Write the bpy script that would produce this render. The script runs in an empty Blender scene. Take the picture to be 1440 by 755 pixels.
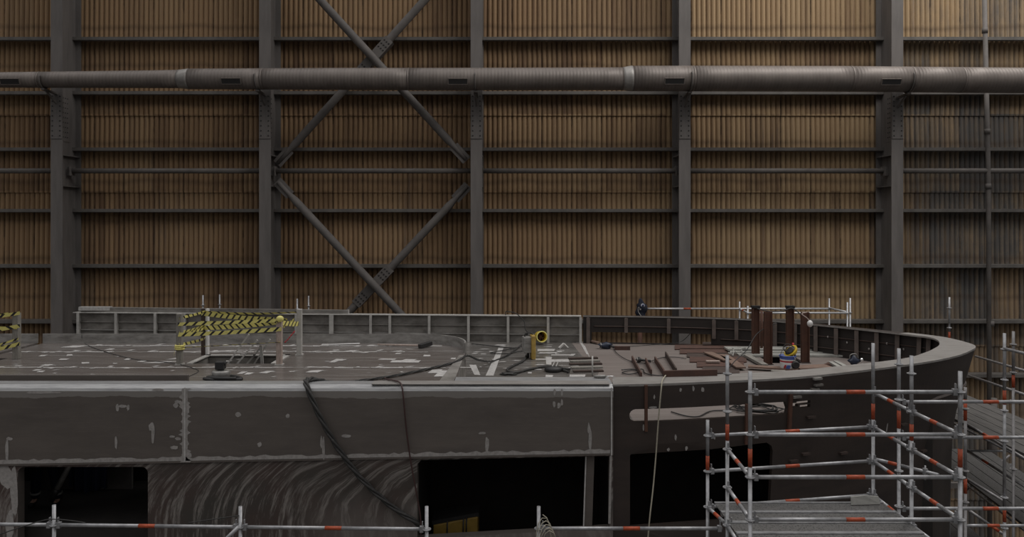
import bpy, bmesh, math, random
from mathutils import Vector, Matrix
from mathutils.geometry import delaunay_2d_cdt
random.seed(7)
C = bpy.context.scene.collection
HC = 12.0            # camera height above the hall floor
F = 1050.0           # focal length in pixels of the 1440 wide frame
HY = 312.0           # horizon row
def W(px, py, Y): return Vector(((px-720)*Y/F, Y, HC-(py-HY)*Y/F))
def on(px, py, z):   # point of the horizontal plane z (relative to the eye) seen at px, py
    Y = -z*F/(py-HY); return Vector(((px-720)*Y/F, Y, HC+z))
def V(x, y, z): return Vector((x, y, HC+z))
ZR, ZD, ZL = -2.55, -2.60, -3.30      # rim, raised deck, lower deck

# ------------------------------------------------------------------ materials
def nodes(name):
    m = bpy.data.materials.new(name); m.use_nodes = True
    nt = m.node_tree; b = nt.nodes['Principled BSDF']
    return m, nt, b
def N(nt, t, **kw):
    n = nt.nodes.new(t)
    for k, v in kw.items(): setattr(n, k, v)
    return n
def math_(nt, op, a, b=None, c=None, clamp=False):
    n = N(nt, 'ShaderNodeMath', operation=op); n.use_clamp = clamp
    for i, x in enumerate((a, b, c)):
        if x is None: continue
        if isinstance(x, (int, float)): n.inputs[i].default_value = x
        else: nt.links.new(x, n.inputs[i])
    return n.outputs[0]
def mix(nt, f, a, b):
    n = N(nt, 'ShaderNodeMix', data_type='RGBA')
    for s, x in ((n.inputs[0], f), (n.inputs[6], a), (n.inputs[7], b)):
        if isinstance(x, (int, float)): s.default_value = x
        elif isinstance(x, tuple): s.default_value = (*x, 1)
        else: nt.links.new(x, s)
    return n.outputs[2]
def noise(nt, vec, scale, detail=4, rough=.6, stretch=None, dist=0):
    if stretch:
        mp = N(nt, 'ShaderNodeMapping'); mp.inputs['Scale'].default_value = stretch
        nt.links.new(vec, mp.inputs[0]); vec = mp.outputs[0]
    n = N(nt, 'ShaderNodeTexNoise'); n.inputs['Scale'].default_value = scale
    n.inputs['Detail'].default_value = detail; n.inputs['Roughness'].default_value = rough
    n.inputs['Distortion'].default_value = dist
    nt.links.new(vec, n.inputs['Vector']); return n.outputs[0]
def ramp(nt, fac, lo, hi):
    n = N(nt, 'ShaderNodeMapRange'); n.inputs[1].default_value = lo; n.inputs[2].default_value = hi
    nt.links.new(fac, n.inputs[0]); return n.outputs[0]
def wpos(nt): return N(nt, 'ShaderNodeNewGeometry').outputs['Position']
def opos(nt): return N(nt, 'ShaderNodeTexCoord').outputs['Object']
def mat(name, col, rough=.7, metal=0, var=.25, scale=6, stretch=None, col2=None, lo=.4, hi=.7, bump=0):
    m, nt, b = nodes(name)
    b.inputs['Roughness'].default_value = rough; b.inputs['Metallic'].default_value = metal
    p = opos(nt)
    f = ramp(nt, noise(nt, p, scale, 5, .62, stretch), lo, hi)
    c2 = col2 if col2 else tuple(c*(1-var) for c in col)
    nt.links.new(mix(nt, f, col, c2), b.inputs['Base Color'])
    if bump:
        bp = N(nt, 'ShaderNodeBump'); bp.inputs['Strength'].default_value = bump; bp.inputs['Distance'].default_value = .02
        nt.links.new(noise(nt, p, scale*4, 4), bp.inputs['Height']); nt.links.new(bp.outputs[0], b.inputs['Normal'])
    return m
M = {}
M['column'] = mat('column_paint', (.150,.136,.128), .75, 0, .3, 1.2, (3,3,.5))
M['girt'] = mat('girt_paint', (.135,.124,.114), .8, 0, .35, 2)
M['brace'] = mat('brace_paint', (.125,.112,.104), .75, 0, .3, 2)
M['galv'] = mat('galvanised_steel', (.37,.37,.38), .42, .5, .4, 9, (1,1,1))
M['galvb'] = mat('bright_galvanised_steel', (.62,.62,.63), .4, .35, .2, 9)
M['walk'] = mat('dusty_grey_walkway_board', (.088,.082,.077), .85, 0, .45, 3, (4,.6,1))
M['galv_dull'] = mat('dull_galvanised_steel', (.24,.23,.23), .5, .4, .35, 9)
M['orange'] = mat('orange_paint', (.40,.068,.022), .55, 0, .4, 30)
M['rim'] = mat('scraped_metal', (.31,.295,.28), .42, .25, .35, 3, (1,4,1), col2=(.22,.205,.19))
M['edge'] = mat('bright_ground_edge', (.35,.35,.35), .38, .3, .3, 5, (.6,6,6), col2=(.22,.22,.225))
M['scuff'] = mat('pale_ground_spot', (.50,.485,.47), .5, .1, .3, 14)
M['patch'] = mat('pale_filler', (.33,.31,.295), .8, 0, .3, 18)
M['bulwark'] = mat('bulwark_metal', (.235,.222,.205), .6, .15, .5, 2.2, (1,1,2), col2=(.10,.09,.08))
M['post'] = mat('frame_metal', (.48,.465,.44), .55, .2, .3, 5)
M['coaming'] = mat('coaming_metal', (.34,.33,.315), .42, .35, .5, 3, (1,1,3), col2=(.17,.16,.15))
M['rust'] = mat('rust_red_primer', (.082,.040,.029), .85, 0, .4, 4, col2=(.048,.027,.021))
M['rustdark'] = mat('dark_rust', (.055,.036,.029), .8, 0, .4, 4)
M['rustpost'] = mat('brown_rust_paint', (.10,.042,.025), .8, 0, .4, 5, col2=(.06,.029,.02))
M['wood'] = mat('weathered_timber', (.19,.125,.095), .85, 0, .4, 6, (1,8,8))
M['pinkwood'] = mat('pale_timber', (.40,.32,.28), .85, 0, .4, 7, (6,6,1))
M['greywood'] = mat('grey_timber', (.24,.225,.20), .85, 0, .45, 7, (6,6,1))
M['paleplank'] = mat('pale_plank', (.34,.335,.31), .6, .1, .3, 4)
M['yellow'] = mat('yellow_plastic', (.60,.42,.03), .45, 0, .25, 8)
M['tapeyellow'] = mat('yellow_tape', (.74,.67,.21), .5, 0, .25, 9)
M['tapeblack'] = mat('black_tape', (.022,.021,.022), .5, 0, .2, 9)
M['ochre'] = mat('dull_yellow_case', (.42,.28,.07), .5, 0, .3, 6)
M['black'] = mat('black_rubber', (.020,.019,.019), .55, 0, .3, 10)
M['hose'] = mat('dusty_black_hose', (.024,.023,.022), .7, 0, .5, 20, col2=(.06,.056,.053), lo=.5, hi=.75)
M['redcable'] = mat('dark_red_cable', (.05,.022,.02), .6, 0, .3, 10)
M['rope'] = mat('pale_rope', (.36,.33,.26), .9, 0, .3, 40)
M['navy'] = mat('navy_cloth', (.010,.013,.026), .9, 0, .3, 9)
M['bluetool'] = mat('dark_blue_plastic', (.013,.020,.042), .45, 0, .3, 9)
M['blue'] = mat('blue_plastic', (.05,.09,.32), .45, 0, .2, 9)
M['white'] = mat('white_plastic', (.66,.65,.64), .5, 0, .15, 9)
M['red'] = mat('red_plastic', (.40,.03,.04), .55, 0, .2, 9)
M['greytool'] = mat('grey_cast_metal', (.30,.29,.275), .45, .5, .4, 8)
M['inside'] = mat('shade_dark_interior', (.022,.018,.016), .9, 0, .4, 3)  # coloured near black to hold the shade inside the hull
M['skin'] = mat('skin', (.45,.27,.20), .6, 0, .1, 9)
M['hair'] = mat('dark_hair', (.03,.02,.015), .8, 0, .1, 9)
M['band'] = mat('reflective_band', (.30,.30,.28), .4, 0, .1, 9)
M['lens'] = mat('clear_lens', (.75,.75,.75), .1, .8, .1, 9)
M['bowframe'] = mat('pale_brown_frame', (.125,.098,.086), .75, 0, .35, 5)
M['casing'] = mat('shade_darkened_yellow_case', (.26,.165,.03), .6, 0, .3, 5)  # machine yellow darkened for the shade inside the window hole
M['panel'] = mat('lightened_cabin_panel', (.17,.155,.145), .9, 0, .3, 3)
M['floor'] = mat('hall_floor_concrete', (.13,.12,.11), .9, 0, .4, .6)
M['rivet'] = mat('rivet_paint', (.035,.032,.030), .7, 0, .3, 9)

def make_wall():
    m, nt, b = nodes('corrugated_wall_sheets')
    b.inputs['Roughness'].default_value = .9
    p = wpos(nt); s = N(nt, 'ShaderNodeSeparateXYZ'); nt.links.new(p, s.inputs[0]); X, Y, Z = s.outputs
    sx = math_(nt, 'FLOOR', math_(nt, 'DIVIDE', X, 1.05))
    sz = math_(nt, 'FLOOR', math_(nt, 'DIVIDE', math_(nt, 'SUBTRACT', Z, 15.79), 2.7))
    cb = N(nt, 'ShaderNodeCombineXYZ'); nt.links.new(sx, cb.inputs[0]); nt.links.new(sz, cb.inputs[1])
    wn = N(nt, 'ShaderNodeTexWhiteNoise', noise_dimensions='2D'); nt.links.new(cb.outputs[0], wn.inputs['Vector'])
    sheet = wn.outputs[0]
    cb = N(nt, 'ShaderNodeCombineXYZ'); nt.links.new(math_(nt, 'FLOOR', math_(nt, 'DIVIDE', X, 3.15)), cb.inputs[0]); nt.links.new(math_(nt, 'ADD', sz, 31), cb.inputs[1])
    wn = N(nt, 'ShaderNodeTexWhiteNoise', noise_dimensions='2D'); nt.links.new(cb.outputs[0], wn.inputs['Vector']); bayv = wn.outputs[0]
    cb = N(nt, 'ShaderNodeCombineXYZ'); nt.links.new(math_(nt, 'FLOOR', math_(nt, 'DIVIDE', X, .175)), cb.inputs[0]); nt.links.new(math_(nt, 'ADD', sz, 57), cb.inputs[1])
    wn = N(nt, 'ShaderNodeTexWhiteNoise', noise_dimensions='2D'); nt.links.new(cb.outputs[0], wn.inputs['Vector']); rib = wn.outputs[0]
    big = noise(nt, p, .22, 4, .6)
    streak = noise(nt, p, 1.0, 6, .72, (9, 1, .25))
    fine = noise(nt, p, 3.0, 5, .7, (1.5, 1, .6))
    tan, ochre, brown, grey = (.37,.262,.15), (.29,.185,.10), (.13,.075,.043), (.105,.098,.092)
    right = ramp(nt, X, -2.0, 10.0)
    t1 = math_(nt, 'ADD', math_(nt, 'MULTIPLY', right, .75), math_(nt, 'MULTIPLY_ADD', sheet, .5, -.2), clamp=True)
    c = mix(nt, t1, ochre, tan)
    d = math_(nt, 'ADD', math_(nt, 'MULTIPLY', ramp(nt, streak, .40, .72), .75), math_(nt, 'ADD', math_(nt, 'MULTIPLY_ADD', sheet, .4, -.30), math_(nt, 'ADD', math_(nt, 'MULTIPLY_ADD', bayv, .7, -.33), math_(nt, 'MULTIPLY_ADD', rib, .5, -.25))), clamp=True)
    c = mix(nt, d, c, brown)
    g = math_(nt, 'ADD', ramp(nt, X, 11.6, 14.6), math_(nt, 'ADD', math_(nt, 'MULTIPLY_ADD', big, 1.3, -.92), math_(nt, 'ADD', math_(nt, 'MULTIPLY_ADD', fine, .9, -.40), math_(nt, 'MULTIPLY_ADD', streak, 1.6, -.8))))
    up = ramp(nt, Z, 15.2, 18.5)                       # the topmost sheets kept more of their tan colour
    g = math_(nt, 'SUBTRACT', math_(nt, 'ADD', g, math_(nt, 'MULTIPLY_ADD', sheet, .7, -.5)), math_(nt, 'MULTIPLY', up, .40), clamp=True)
    c = mix(nt, g, c, grey)
    # horizontal water marks running along every sheet row
    zz = math_(nt, 'FRACT', math_(nt, 'DIVIDE', math_(nt, 'SUBTRACT', Z, 14.2), 1.35))
    wob = math_(nt, 'MULTIPLY_ADD', noise(nt, p, 1.0, 4, .6, (.5, 1, .2)), .3, -.15)
    band = math_(nt, 'SUBTRACT', 1, math_(nt, 'MULTIPLY', math_(nt, 'ABSOLUTE', math_(nt, 'SUBTRACT', math_(nt, 'ADD', zz, wob), .42)), 9), clamp=True)
    c = mix(nt, math_(nt, 'MULTIPLY', band, .42), c, (.07,.042,.026))
    # rusty bolt runs, one to a sheet edge
    fx = math_(nt, 'ABSOLUTE', math_(nt, 'SUBTRACT', math_(nt, 'FRACT', math_(nt, 'DIVIDE', X, 1.05)), .5))
    ed = ramp(nt, fx, .455, .5)
    c = mix(nt, math_(nt, 'MULTIPLY', math_(nt, 'MULTIPLY', ed, ramp(nt, fine, .42, .6)), .75), c, (.04,.024,.017))
    nt.links.new(c, b.inputs['Base Color'])
    return m
M['wall'] = make_wall()
def make_duct():
    m, nt, b = nodes('ribbed_duct_metal')
    b.inputs['Roughness'].default_value = .5; b.inputs['Metallic'].default_value = .25
    p = wpos(nt); s = N(nt, 'ShaderNodeSeparateXYZ'); nt.links.new(p, s.inputs[0])
    wv = math_(nt, 'SINE', math_(nt, 'MULTIPLY', s.outputs[0], 2*math.pi/.11))
    f = noise(nt, p, 1.2, 5, .65, (2, 1, 1))
    c = mix(nt, ramp(nt, f, .35, .7), (.185,.158,.142), (.135,.114,.102))
    c = mix(nt, math_(nt, 'MULTIPLY', ramp(nt, wv, .6, 1), .16), c, (.26,.235,.22))
    nt.links.new(c, b.inputs['Base Color'])
    bp = N(nt, 'ShaderNodeBump'); bp.inputs['Strength'].default_value = .35; bp.inputs['Distance'].default_value = .006
    nt.links.new(wv, bp.inputs['Height']); nt.links.new(bp.outputs[0], b.inputs['Normal'])
    return m
M['duct'] = make_duct()
def make_hull(name, a, bcol, zt=None, wear=(.225,.21,.195)):
    m, nt, b = nodes(name); b.inputs['Roughness'].default_value = .62; b.inputs['Metallic'].default_value = .05
    p = wpos(nt)
    f = noise(nt, p, .9, 6, .65, (1, 1, 4)); g = noise(nt, p, 7, 5, .7, (.4, 1, 5))
    c = mix(nt, ramp(nt, f, .35, .7), a, bcol)
    c = mix(nt, math_(nt, 'MULTIPLY', ramp(nt, g, .55, .8), .35), c, tuple(x*1.5 for x in a))
    if zt is not None:   # scraped pale band under the top edge with a ragged lower border
        s = N(nt, 'ShaderNodeSeparateXYZ'); nt.links.new(p, s.inputs[0])
        w = math_(nt, 'MULTIPLY_ADD', noise(nt, p, 2.0, 5, .6, (1, 1, .01)),   .14, HC+zt-.185)
        k = math_(nt, 'GREATER_THAN', s.outputs[2], w)
        c = mix(nt, math_(nt, 'MULTIPLY', k, .8), c, wear)
    nt.links.new(c, b.inputs['Base Color']); return m
M['hull'] = make_hull('bare_grey_hull_plate', (.118,.100,.088), (.085,.072,.064), -2.62)
M['bow'] = make_hull('rusty_bow_plate', (.040,.028,.023), (.023,.0165,.014))
M['bowin'] = make_hull('shaded_bow_inside', (.028,.021,.018), (.014,.011,.010))  # bow plate colour darkened for the shade on its inner face
M['jamb'] = make_hull('window_jamb_plate', (.11,.094,.084), (.08,.068,.06))
def make_swirl():
    m, nt, b = nodes('swirl_ground_plate'); b.inputs['Roughness'].default_value = .5; b.inputs['Metallic'].default_value = .15
    p = wpos(nt); s = N(nt, 'ShaderNodeSeparateXYZ'); nt.links.new(p, s.inputs[0]); X, Y, Z = s.outputs
    n1 = noise(nt, p, 1.6, 3, .5)
    def arcs(zc, curv, fx, amp):
        dz = math_(nt, 'SUBTRACT', Z, HC+zc)
        u = math_(nt, 'SUBTRACT', X, math_(nt, 'MULTIPLY', math_(nt, 'MULTIPLY', math_(nt, 'MULTIPLY', dz, dz), math_(nt, 'ABSOLUTE', dz)), curv))
        u = math_(nt, 'ADD', u, math_(nt, 'MULTIPLY', n1, amp))
        cb = N(nt, 'ShaderNodeCombineXYZ'); nt.links.new(u, cb.inputs[0]); nt.links.new(math_(nt, 'MULTIPLY', Z, .12), cb.inputs[2])
        return noise(nt, cb.outputs[0], fx, 6, .75)
    a1 = arcs(-4.95, .34, 9.5, .05); a2 = arcs(-4.85, .6, 6.0, .35)
    sel = ramp(nt, X, -3.6, -3.0)
    a = math_(nt, 'ADD', math_(nt, 'MULTIPLY', a1, math_(nt, 'SUBTRACT', 1, sel)), math_(nt, 'MULTIPLY', a2, sel))
    c = mix(nt, ramp(nt, noise(nt, p, .7, 4), .4, .65), (.072,.048,.042), (.055,.049,.043))
    c = mix(nt, math_(nt, 'MULTIPLY', ramp(nt, a, .49, .61), .9), c, (.25,.228,.21))
    big = noise(nt, p, 1.3, 4, .6)
    lowr = math_(nt, 'MULTIPLY', ramp(nt, X, -3.4, -2.6), ramp(nt, math_(nt, 'ADD', Z, math_(nt, 'MULTIPLY', big, 1.2)), HC-3.6, HC-4.2))
    c = mix(nt, math_(nt, 'MULTIPLY', lowr, .65), c, (.17,.15,.138))
    nt.links.new(c, b.inputs['Base Color']); return m
M['swirl'] = make_swirl()
def make_deck(name, a, bcol, cc, r=.42, metal=.25):
    m, nt, b = nodes(name); b.inputs['Metallic'].default_value = metal
    p = wpos(nt)
    f = noise(nt, p, .8, 6, .65, (.6, 1.6, 1)); g = noise(nt, p, 2.2, 6, .7, (.28, 4.5, 1)); h = noise(nt, p, 9, 4, .7, (.5, 1, 1))
    c = mix(nt, ramp(nt, f, .35, .68), a, bcol)
    c = mix(nt, math_(nt, 'MULTIPLY', ramp(nt, g, .52, .70), .8), c, cc)
    k = noise(nt, p, 3.1, 5, .75, (.2, 5, 1))
    c = mix(nt, math_(nt, 'MULTIPLY', ramp(nt, k, .58, .72), .6), c, tuple(x*.45 for x in bcol))
    c = mix(nt, math_(nt, 'MULTIPLY', ramp(nt, h, .66, .8), .5), c, cc)
    nt.links.new(c, b.inputs['Base Color'])
    nt.links.new(math_(nt, 'MULTIPLY_ADD', g, -.3, r+.08), b.inputs['Roughness']); return m
M['deck'] = make_deck('bare_deck_plate', (.20,.18,.168), (.14,.12,.11), (.38,.365,.35), .36, .35)
M['lowdeck'] = make_deck('bare_lower_deck_plate', (.20,.188,.176), (.10,.09,.083), (.44,.43,.415), .36, .35)
M['bowdeck'] = make_deck('taupe_primed_deck', (.185,.158,.145), (.155,.13,.118), (.22,.195,.18), .6, 0)
def make_grate():
    m, nt, b = nodes('perforated_steel_plank'); b.inputs['Metallic'].default_value = .5; b.inputs['Roughness'].default_value = .5
    p = wpos(nt)
    v = N(nt, 'ShaderNodeTexVoronoi'); v.inputs['Scale'].default_value = 38; nt.links.new(p, v.inputs['Vector'])
    c = mix(nt, ramp(nt, v.outputs[0], .15, .5), (.030,.029,.028), (.13,.127,.124))
    nt.links.new(c, b.inputs['Base Color']); return m
M['grate'] = make_grate()

# ------------------------------------------------------------------ mesh building
class MB:
    def __init__(self): self.v = []; self.f = []; self.m = []; self.s = []
    def face(self, idx, mi=0, sm=False): self.f.append(idx); self.m.append(mi); self.s.append(sm)
    def hexa(self, p, mi=0):
        o = len(self.v); self.v += [Vector(q) for q in p]
        for q in ((0,3,2,1),(4,5,6,7),(0,1,5,4),(1,2,6,5),(2,3,7,6),(3,0,4,7)): self.face([o+i for i in q], mi)
        return self
    def box(self, c, d, mi=0, rot=None):
        c = Vector(c); h = [x/2 for x in d]
        P = [(-1,-1,-1),(1,-1,-1),(1,1,-1),(-1,1,-1),(-1,-1,1),(1,-1,1),(1,1,1),(-1,1,1)]
        pts = []
        for q in P:
            w = Vector((q[0]*h[0], q[1]*h[1], q[2]*h[2]))
            if rot is not None: w = rot @ w
            pts.append(c+w)
        return self.hexa(pts, mi)
    def bb(self, a, b, mi=0):
        a, b = Vector(a), Vector(b); return self.box((a+b)/2, [abs(x) for x in (b-a)], mi)
    def bar(self, a, b, w, h, up=Vector((0,0,1)), mi=0):    # rectangular bar from a to b: w across, h along up
        a, b = Vector(a), Vector(b); d = (b-a).normalized()
        s = d.cross(up)
        if s.length < 1e-4: s = Vector((1,0,0))
        s.normalize(); u = s.cross(d).normalized()
        r = Matrix((s, d, u)).transposed()
        return self.box((a+b)/2, (w, (b-a).length, h), mi, r)
    def sweep(self, pts, rad, n=10, mi=0, caps=True, sm=True):
        pts = [Vector(p) for p in pts]
        rad = rad if isinstance(rad, (list, tuple)) else [rad]*len(pts)
        mis = mi if isinstance(mi, (list, tuple)) else [mi]*len(pts)
        o = len(self.v); prev = None
        for i, p in enumerate(pts):
            t = (pts[min(i+1, len(pts)-1)]-pts[max(i-1, 0)])
            if t.length < 1e-7: t = Vector((0,0,1))
            t.normalize()
            if prev is None:
                a = Vector((0,0,1)) if abs(t.z) < .9 else Vector((0,1,0))
                s = t.cross(a).normalized()
            else:
                s = prev - t*prev.dot(t)
                s = s.normalized() if s.length > 1e-6 else t.cross(Vector((0,0,1))).normalized()
            prev = s; u = s.cross(t)
            for k in range(n):
                a = 2*math.pi*k/n
                self.v.append(p + (s*math.cos(a)+u*math.sin(a))*rad[i])
        for i in range(len(pts)-1):
            for k in range(n):
                k2 = (k+1) % n
                self.face([o+i*n+k, o+i*n+k2, o+(i+1)*n+k2, o+(i+1)*n+k], mis[i], sm)
        if caps:
            self.face([o+k for k in range(n)][::-1], mis[0]); e = o+(len(pts)-1)*n
            self.face([e+k for k in range(n)], mis[-1])
        return self
    def tube(self, a, b, r, n=12, mi=0): return self.sweep([a, b], r, n, mi)
    def lathe(self, c, ax, prof, n=24, mis=None):           # profile of (height along ax, radius)
        c, ax = Vector(c), Vector(ax).normalized(); a = Vector((0,0,1)) if abs(ax.z) < .9 else Vector((1,0,0))
        s = ax.cross(a).normalized(); u = ax.cross(s); o = len(self.v)
        for h, r in prof:
            for k in range(n):
                t = 2*math.pi*k/n; self.v.append(c+ax*h+(s*math.cos(t)+u*math.sin(t))*r)
        for i in range(len(prof)-1):
            for k in range(n): self.face([o+i*n+k, o+i*n+(k+1)%n, o+(i+1)*n+(k+1)%n, o+(i+1)*n+k], mis[i] if mis else 0, True)
        return self
    def ring(self, c, ax, R, r, n=20, m=6, mi=0):          # torus
        c, ax = Vector(c), Vector(ax).normalized()
        a = Vector((0,0,1)) if abs(ax.z) < .9 else Vector((1,0,0))
        s = ax.cross(a).normalized(); u = ax.cross(s); o = len(self.v)
        for i in range(n):
            t = 2*math.pi*i/n; d = s*math.cos(t)+u*math.sin(t)
            for j in range(m):
                q = 2*math.pi*j/m
                self.v.append(c + d*(R+r*math.cos(q)) + ax*r*math.sin(q))
        for i in range(n):
            for j in range(m):
                self.face([o+i*m+j, o+((i+1)%n)*m+j, o+((i+1)%n)*m+(j+1)%m, o+i*m+(j+1)%m], mi, True)
        return self
    def ball(self, c, r, n=14, m=9, mi=0, fn=None):
        c = Vector(c); o = len(self.v); r = Vector(r) if isinstance(r, (tuple, list, Vector)) else Vector((r,r,r))
        for i in range(m+1):
            ph = math.pi*i/m
            for k in range(n):
                th = 2*math.pi*k/n
                d = Vector((math.sin(ph)*math.cos(th), math.sin(ph)*math.sin(th), math.cos(ph)))
                q = Vector((d.x*r.x, d.y*r.y, d.z*r.z))
                self.v.append(c + (fn(d, q) if fn else q))
        for i in range(m):
            for k in range(n):
                self.face([o+i*n+k, o+(i+1)*n+k, o+(i+1)*n+(k+1)%n, o+i*n+(k+1)%n], mi, True)
        return self
    def poly(self, pts, mi=0):
        o = len(self.v); self.v += [Vector(p) for p in pts]; self.face([o+i for i in range(len(pts))], mi); return self
    def prism(self, pts, d, mi=0):          # polygon pts extruded by vector d
        o = len(self.v); n = len(pts); d = Vector(d)
        self.v += [Vector(p) for p in pts] + [Vector(p)+d for p in pts]
        self.face([o+i for i in range(n)], mi); self.face([o+n+i for i in range(n)][::-1], mi)
        for i in range(n): self.face([o+i, o+n+i, o+n+(i+1)%n, o+(i+1)%n], mi)
        return self
    def build(self, name, mats, parent=None, origin=None, bevel=0, fix=True):
        off = Vector(origin) if origin is not None else (Vector(parent['_o']) if parent is not None else Vector((0,0,0)))
        me = bpy.data.meshes.new(name)
        me.from_pydata([tuple(v-off) for v in self.v], [], self.f)
        for mm in (mats if isinstance(mats, (list, tuple)) else [mats]): me.materials.append(mm)
        for i, p in enumerate(me.polygons): p.material_index = self.m[i]; p.use_smooth = self.s[i]
        if fix:
            bm = bmesh.new(); bm.from_mesh(me); bmesh.ops.recalc_face_normals(bm, faces=bm.faces); bm.to_mesh(me); bm.free()
        o = bpy.data.objects.new(name, me); C.objects.link(o)
        if parent is not None: o.parent = parent
        else: o.location = off
        o['_o'] = tuple(off)
        if bevel:
            bv = o.modifiers.new('bevel', 'BEVEL'); bv.width = bevel; bv.segments = 2; bv.limit_method = 'ANGLE'
        return o
def tag(o, label, cat, group=None):
    o['label'] = label; o['category'] = cat
    if group: o['group'] = group
    return o
def thing(name, label, cat, loc, group=None):
    o = bpy.data.objects.new(name, None); C.objects.link(o); o.location = loc; o['_o'] = tuple(loc)
    o.empty_display_size = .1
    return tag(o, label, cat, group)
def struct(o): o['kind'] = 'structure'; return o
def spline(pts, sub=8):
    P = [Vector(p) for p in pts]; P = [P[0]*2-P[1]] + P + [P[-1]*2-P[-2]]; out = []
    for i in range(1, len(P)-2):
        p0, p1, p2, p3 = P[i-1:i+3]
        for k in range(sub):
            t = k/sub
            out.append(.5*((2*p1)+(p2-p0)*t+(2*p0-5*p1+4*p2-p3)*t*t+(3*p1-p0-3*p2+p3)*t**3))
    out.append(P[-2]); return out
def inpoly(p, poly):
    x, y = p; c = False; n = len(poly)
    for i in range(n):
        x1, y1 = poly[i]; x2, y2 = poly[(i+1) % n]
        if (y1 > y) != (y2 > y) and x < (x2-x1)*(y-y1)/(y2-y1)+x1: c = not c
    return c
def plate(mb, outer, holes, w0, w1, fn, steiner=(), mi=0, mside=None, min_=None):
    """A plate with holes: 2-D outline in (u, v), thickness from w0 to w1, placed by fn(u, v, w)."""
    vs = [Vector(p) for p in outer]; fs = [list(range(len(outer)))]
    for h in holes:
        fs.append(list(range(len(vs), len(vs)+len(h)))); vs += [Vector(p) for p in h]
    for p in steiner:
        if inpoly(p, outer) and not any(inpoly(p, h) for h in holes): vs.append(Vector(p))
    r = delaunay_2d_cdt(vs, [], fs, 0, 1e-5)
    V2, T = r[0], r[2]; keep = []
    for t in T:
        c = sum((V2[i] for i in t), Vector((0,0)))/3
        if inpoly(c, outer) and not any(inpoly(c, h) for h in holes): keep.append(list(t))
    o = len(mb.v); n = len(V2)
    mb.v += [Vector(fn(p[0], p[1], w0)) for p in V2] + [Vector(fn(p[0], p[1], w1)) for p in V2]
    cnt = {}
    for t in keep:
        for a, b in zip(t, t[1:]+t[:1]): cnt[(min(a,b), max(a,b))] = cnt.get((min(a,b), max(a,b)), 0)+1
        mb.face([o+i for i in t], mi); mb.face([o+n+i for i in t][::-1], mi if min_ is None else min_)
    for (a, b), k in cnt.items():
        if k == 1: mb.face([o+a, o+b, o+n+b, o+n+a], mi if mside is None else mside)
    return mb
def rrect(x0, y0, x1, y1, r, n=5):
    out = []
    for cx, cy, a0 in ((x1-r, y1-r, 0), (x0+r, y1-r, 90), (x0+r, y0+r, 180), (x1-r, y0+r, 270)):
        for k in range(n+1):
            a = math.radians(a0+90*k/n); out.append((cx+r*math.cos(a), cy+r*math.sin(a)))
    return out

# ------------------------------------------------------------------ hall: floor, wall, columns, girts
f = MB(); f.bb((-30,-6,-.2), (30,30,0)); struct(f.build('floor', M['floor']))
YW = 26.3
w = MB(); x0, x1, pit = -23.1, 23.1, .175; nx = int((x1-x0)/pit)*6
rows = [0]; z = 12+(312-284)*26.3/F-3.94*3
zr = [0.0]+[15.79+2.7*k for k in range(-5,3)]+[22.0]
for a, b in zip(zr, zr[1:]):
    o = len(w.v)
    for i in range(nx+1):
        x = x0+i*pit/6; h = .085*abs(math.sin(math.pi*x/pit))**.6
        w.v += [Vector((x, YW-h-.012, a-.06)), Vector((x, YW-h+.035, b))]
    for i in range(nx): w.face([o+2*i, o+2*i+2, o+2*i+3, o+2*i+1], 0, False)
w.bb((x0, YW+.04, 0), (x1, YW+.14, 22))
struct(w.build('wall_back', M['wall']))

girt_names = [(55,'topmost'),(131,'second from top, just under the big air duct,'),(210,'third from top'),(296,'fourth from top'),(374,'fifth from top'),(452,'sixth from top, half hidden by the ship,'),(528,'lowest, seen beside the scaffold at right,')]
for k, (py, nm) in enumerate(girt_names):
    p = W(720, py, 25.95); g = MB()
    z = p.z
    g.bb((-22.8, 25.86, z+.04), (22.8, 26.24, z+.058)); g.bb((-22.8, 25.86, z-.05), (22.8, 25.88, z+.04)); g.bb((-22.8, 25.88, z-.065), (22.8, 26.0, z-.05))
    tag(g.build('wall_girt', M['girt'], origin=(0, 25.95, z)), 'horizontal steel girt %s across the corrugated wall' % nm, 'beam', 'wall girts')

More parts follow.
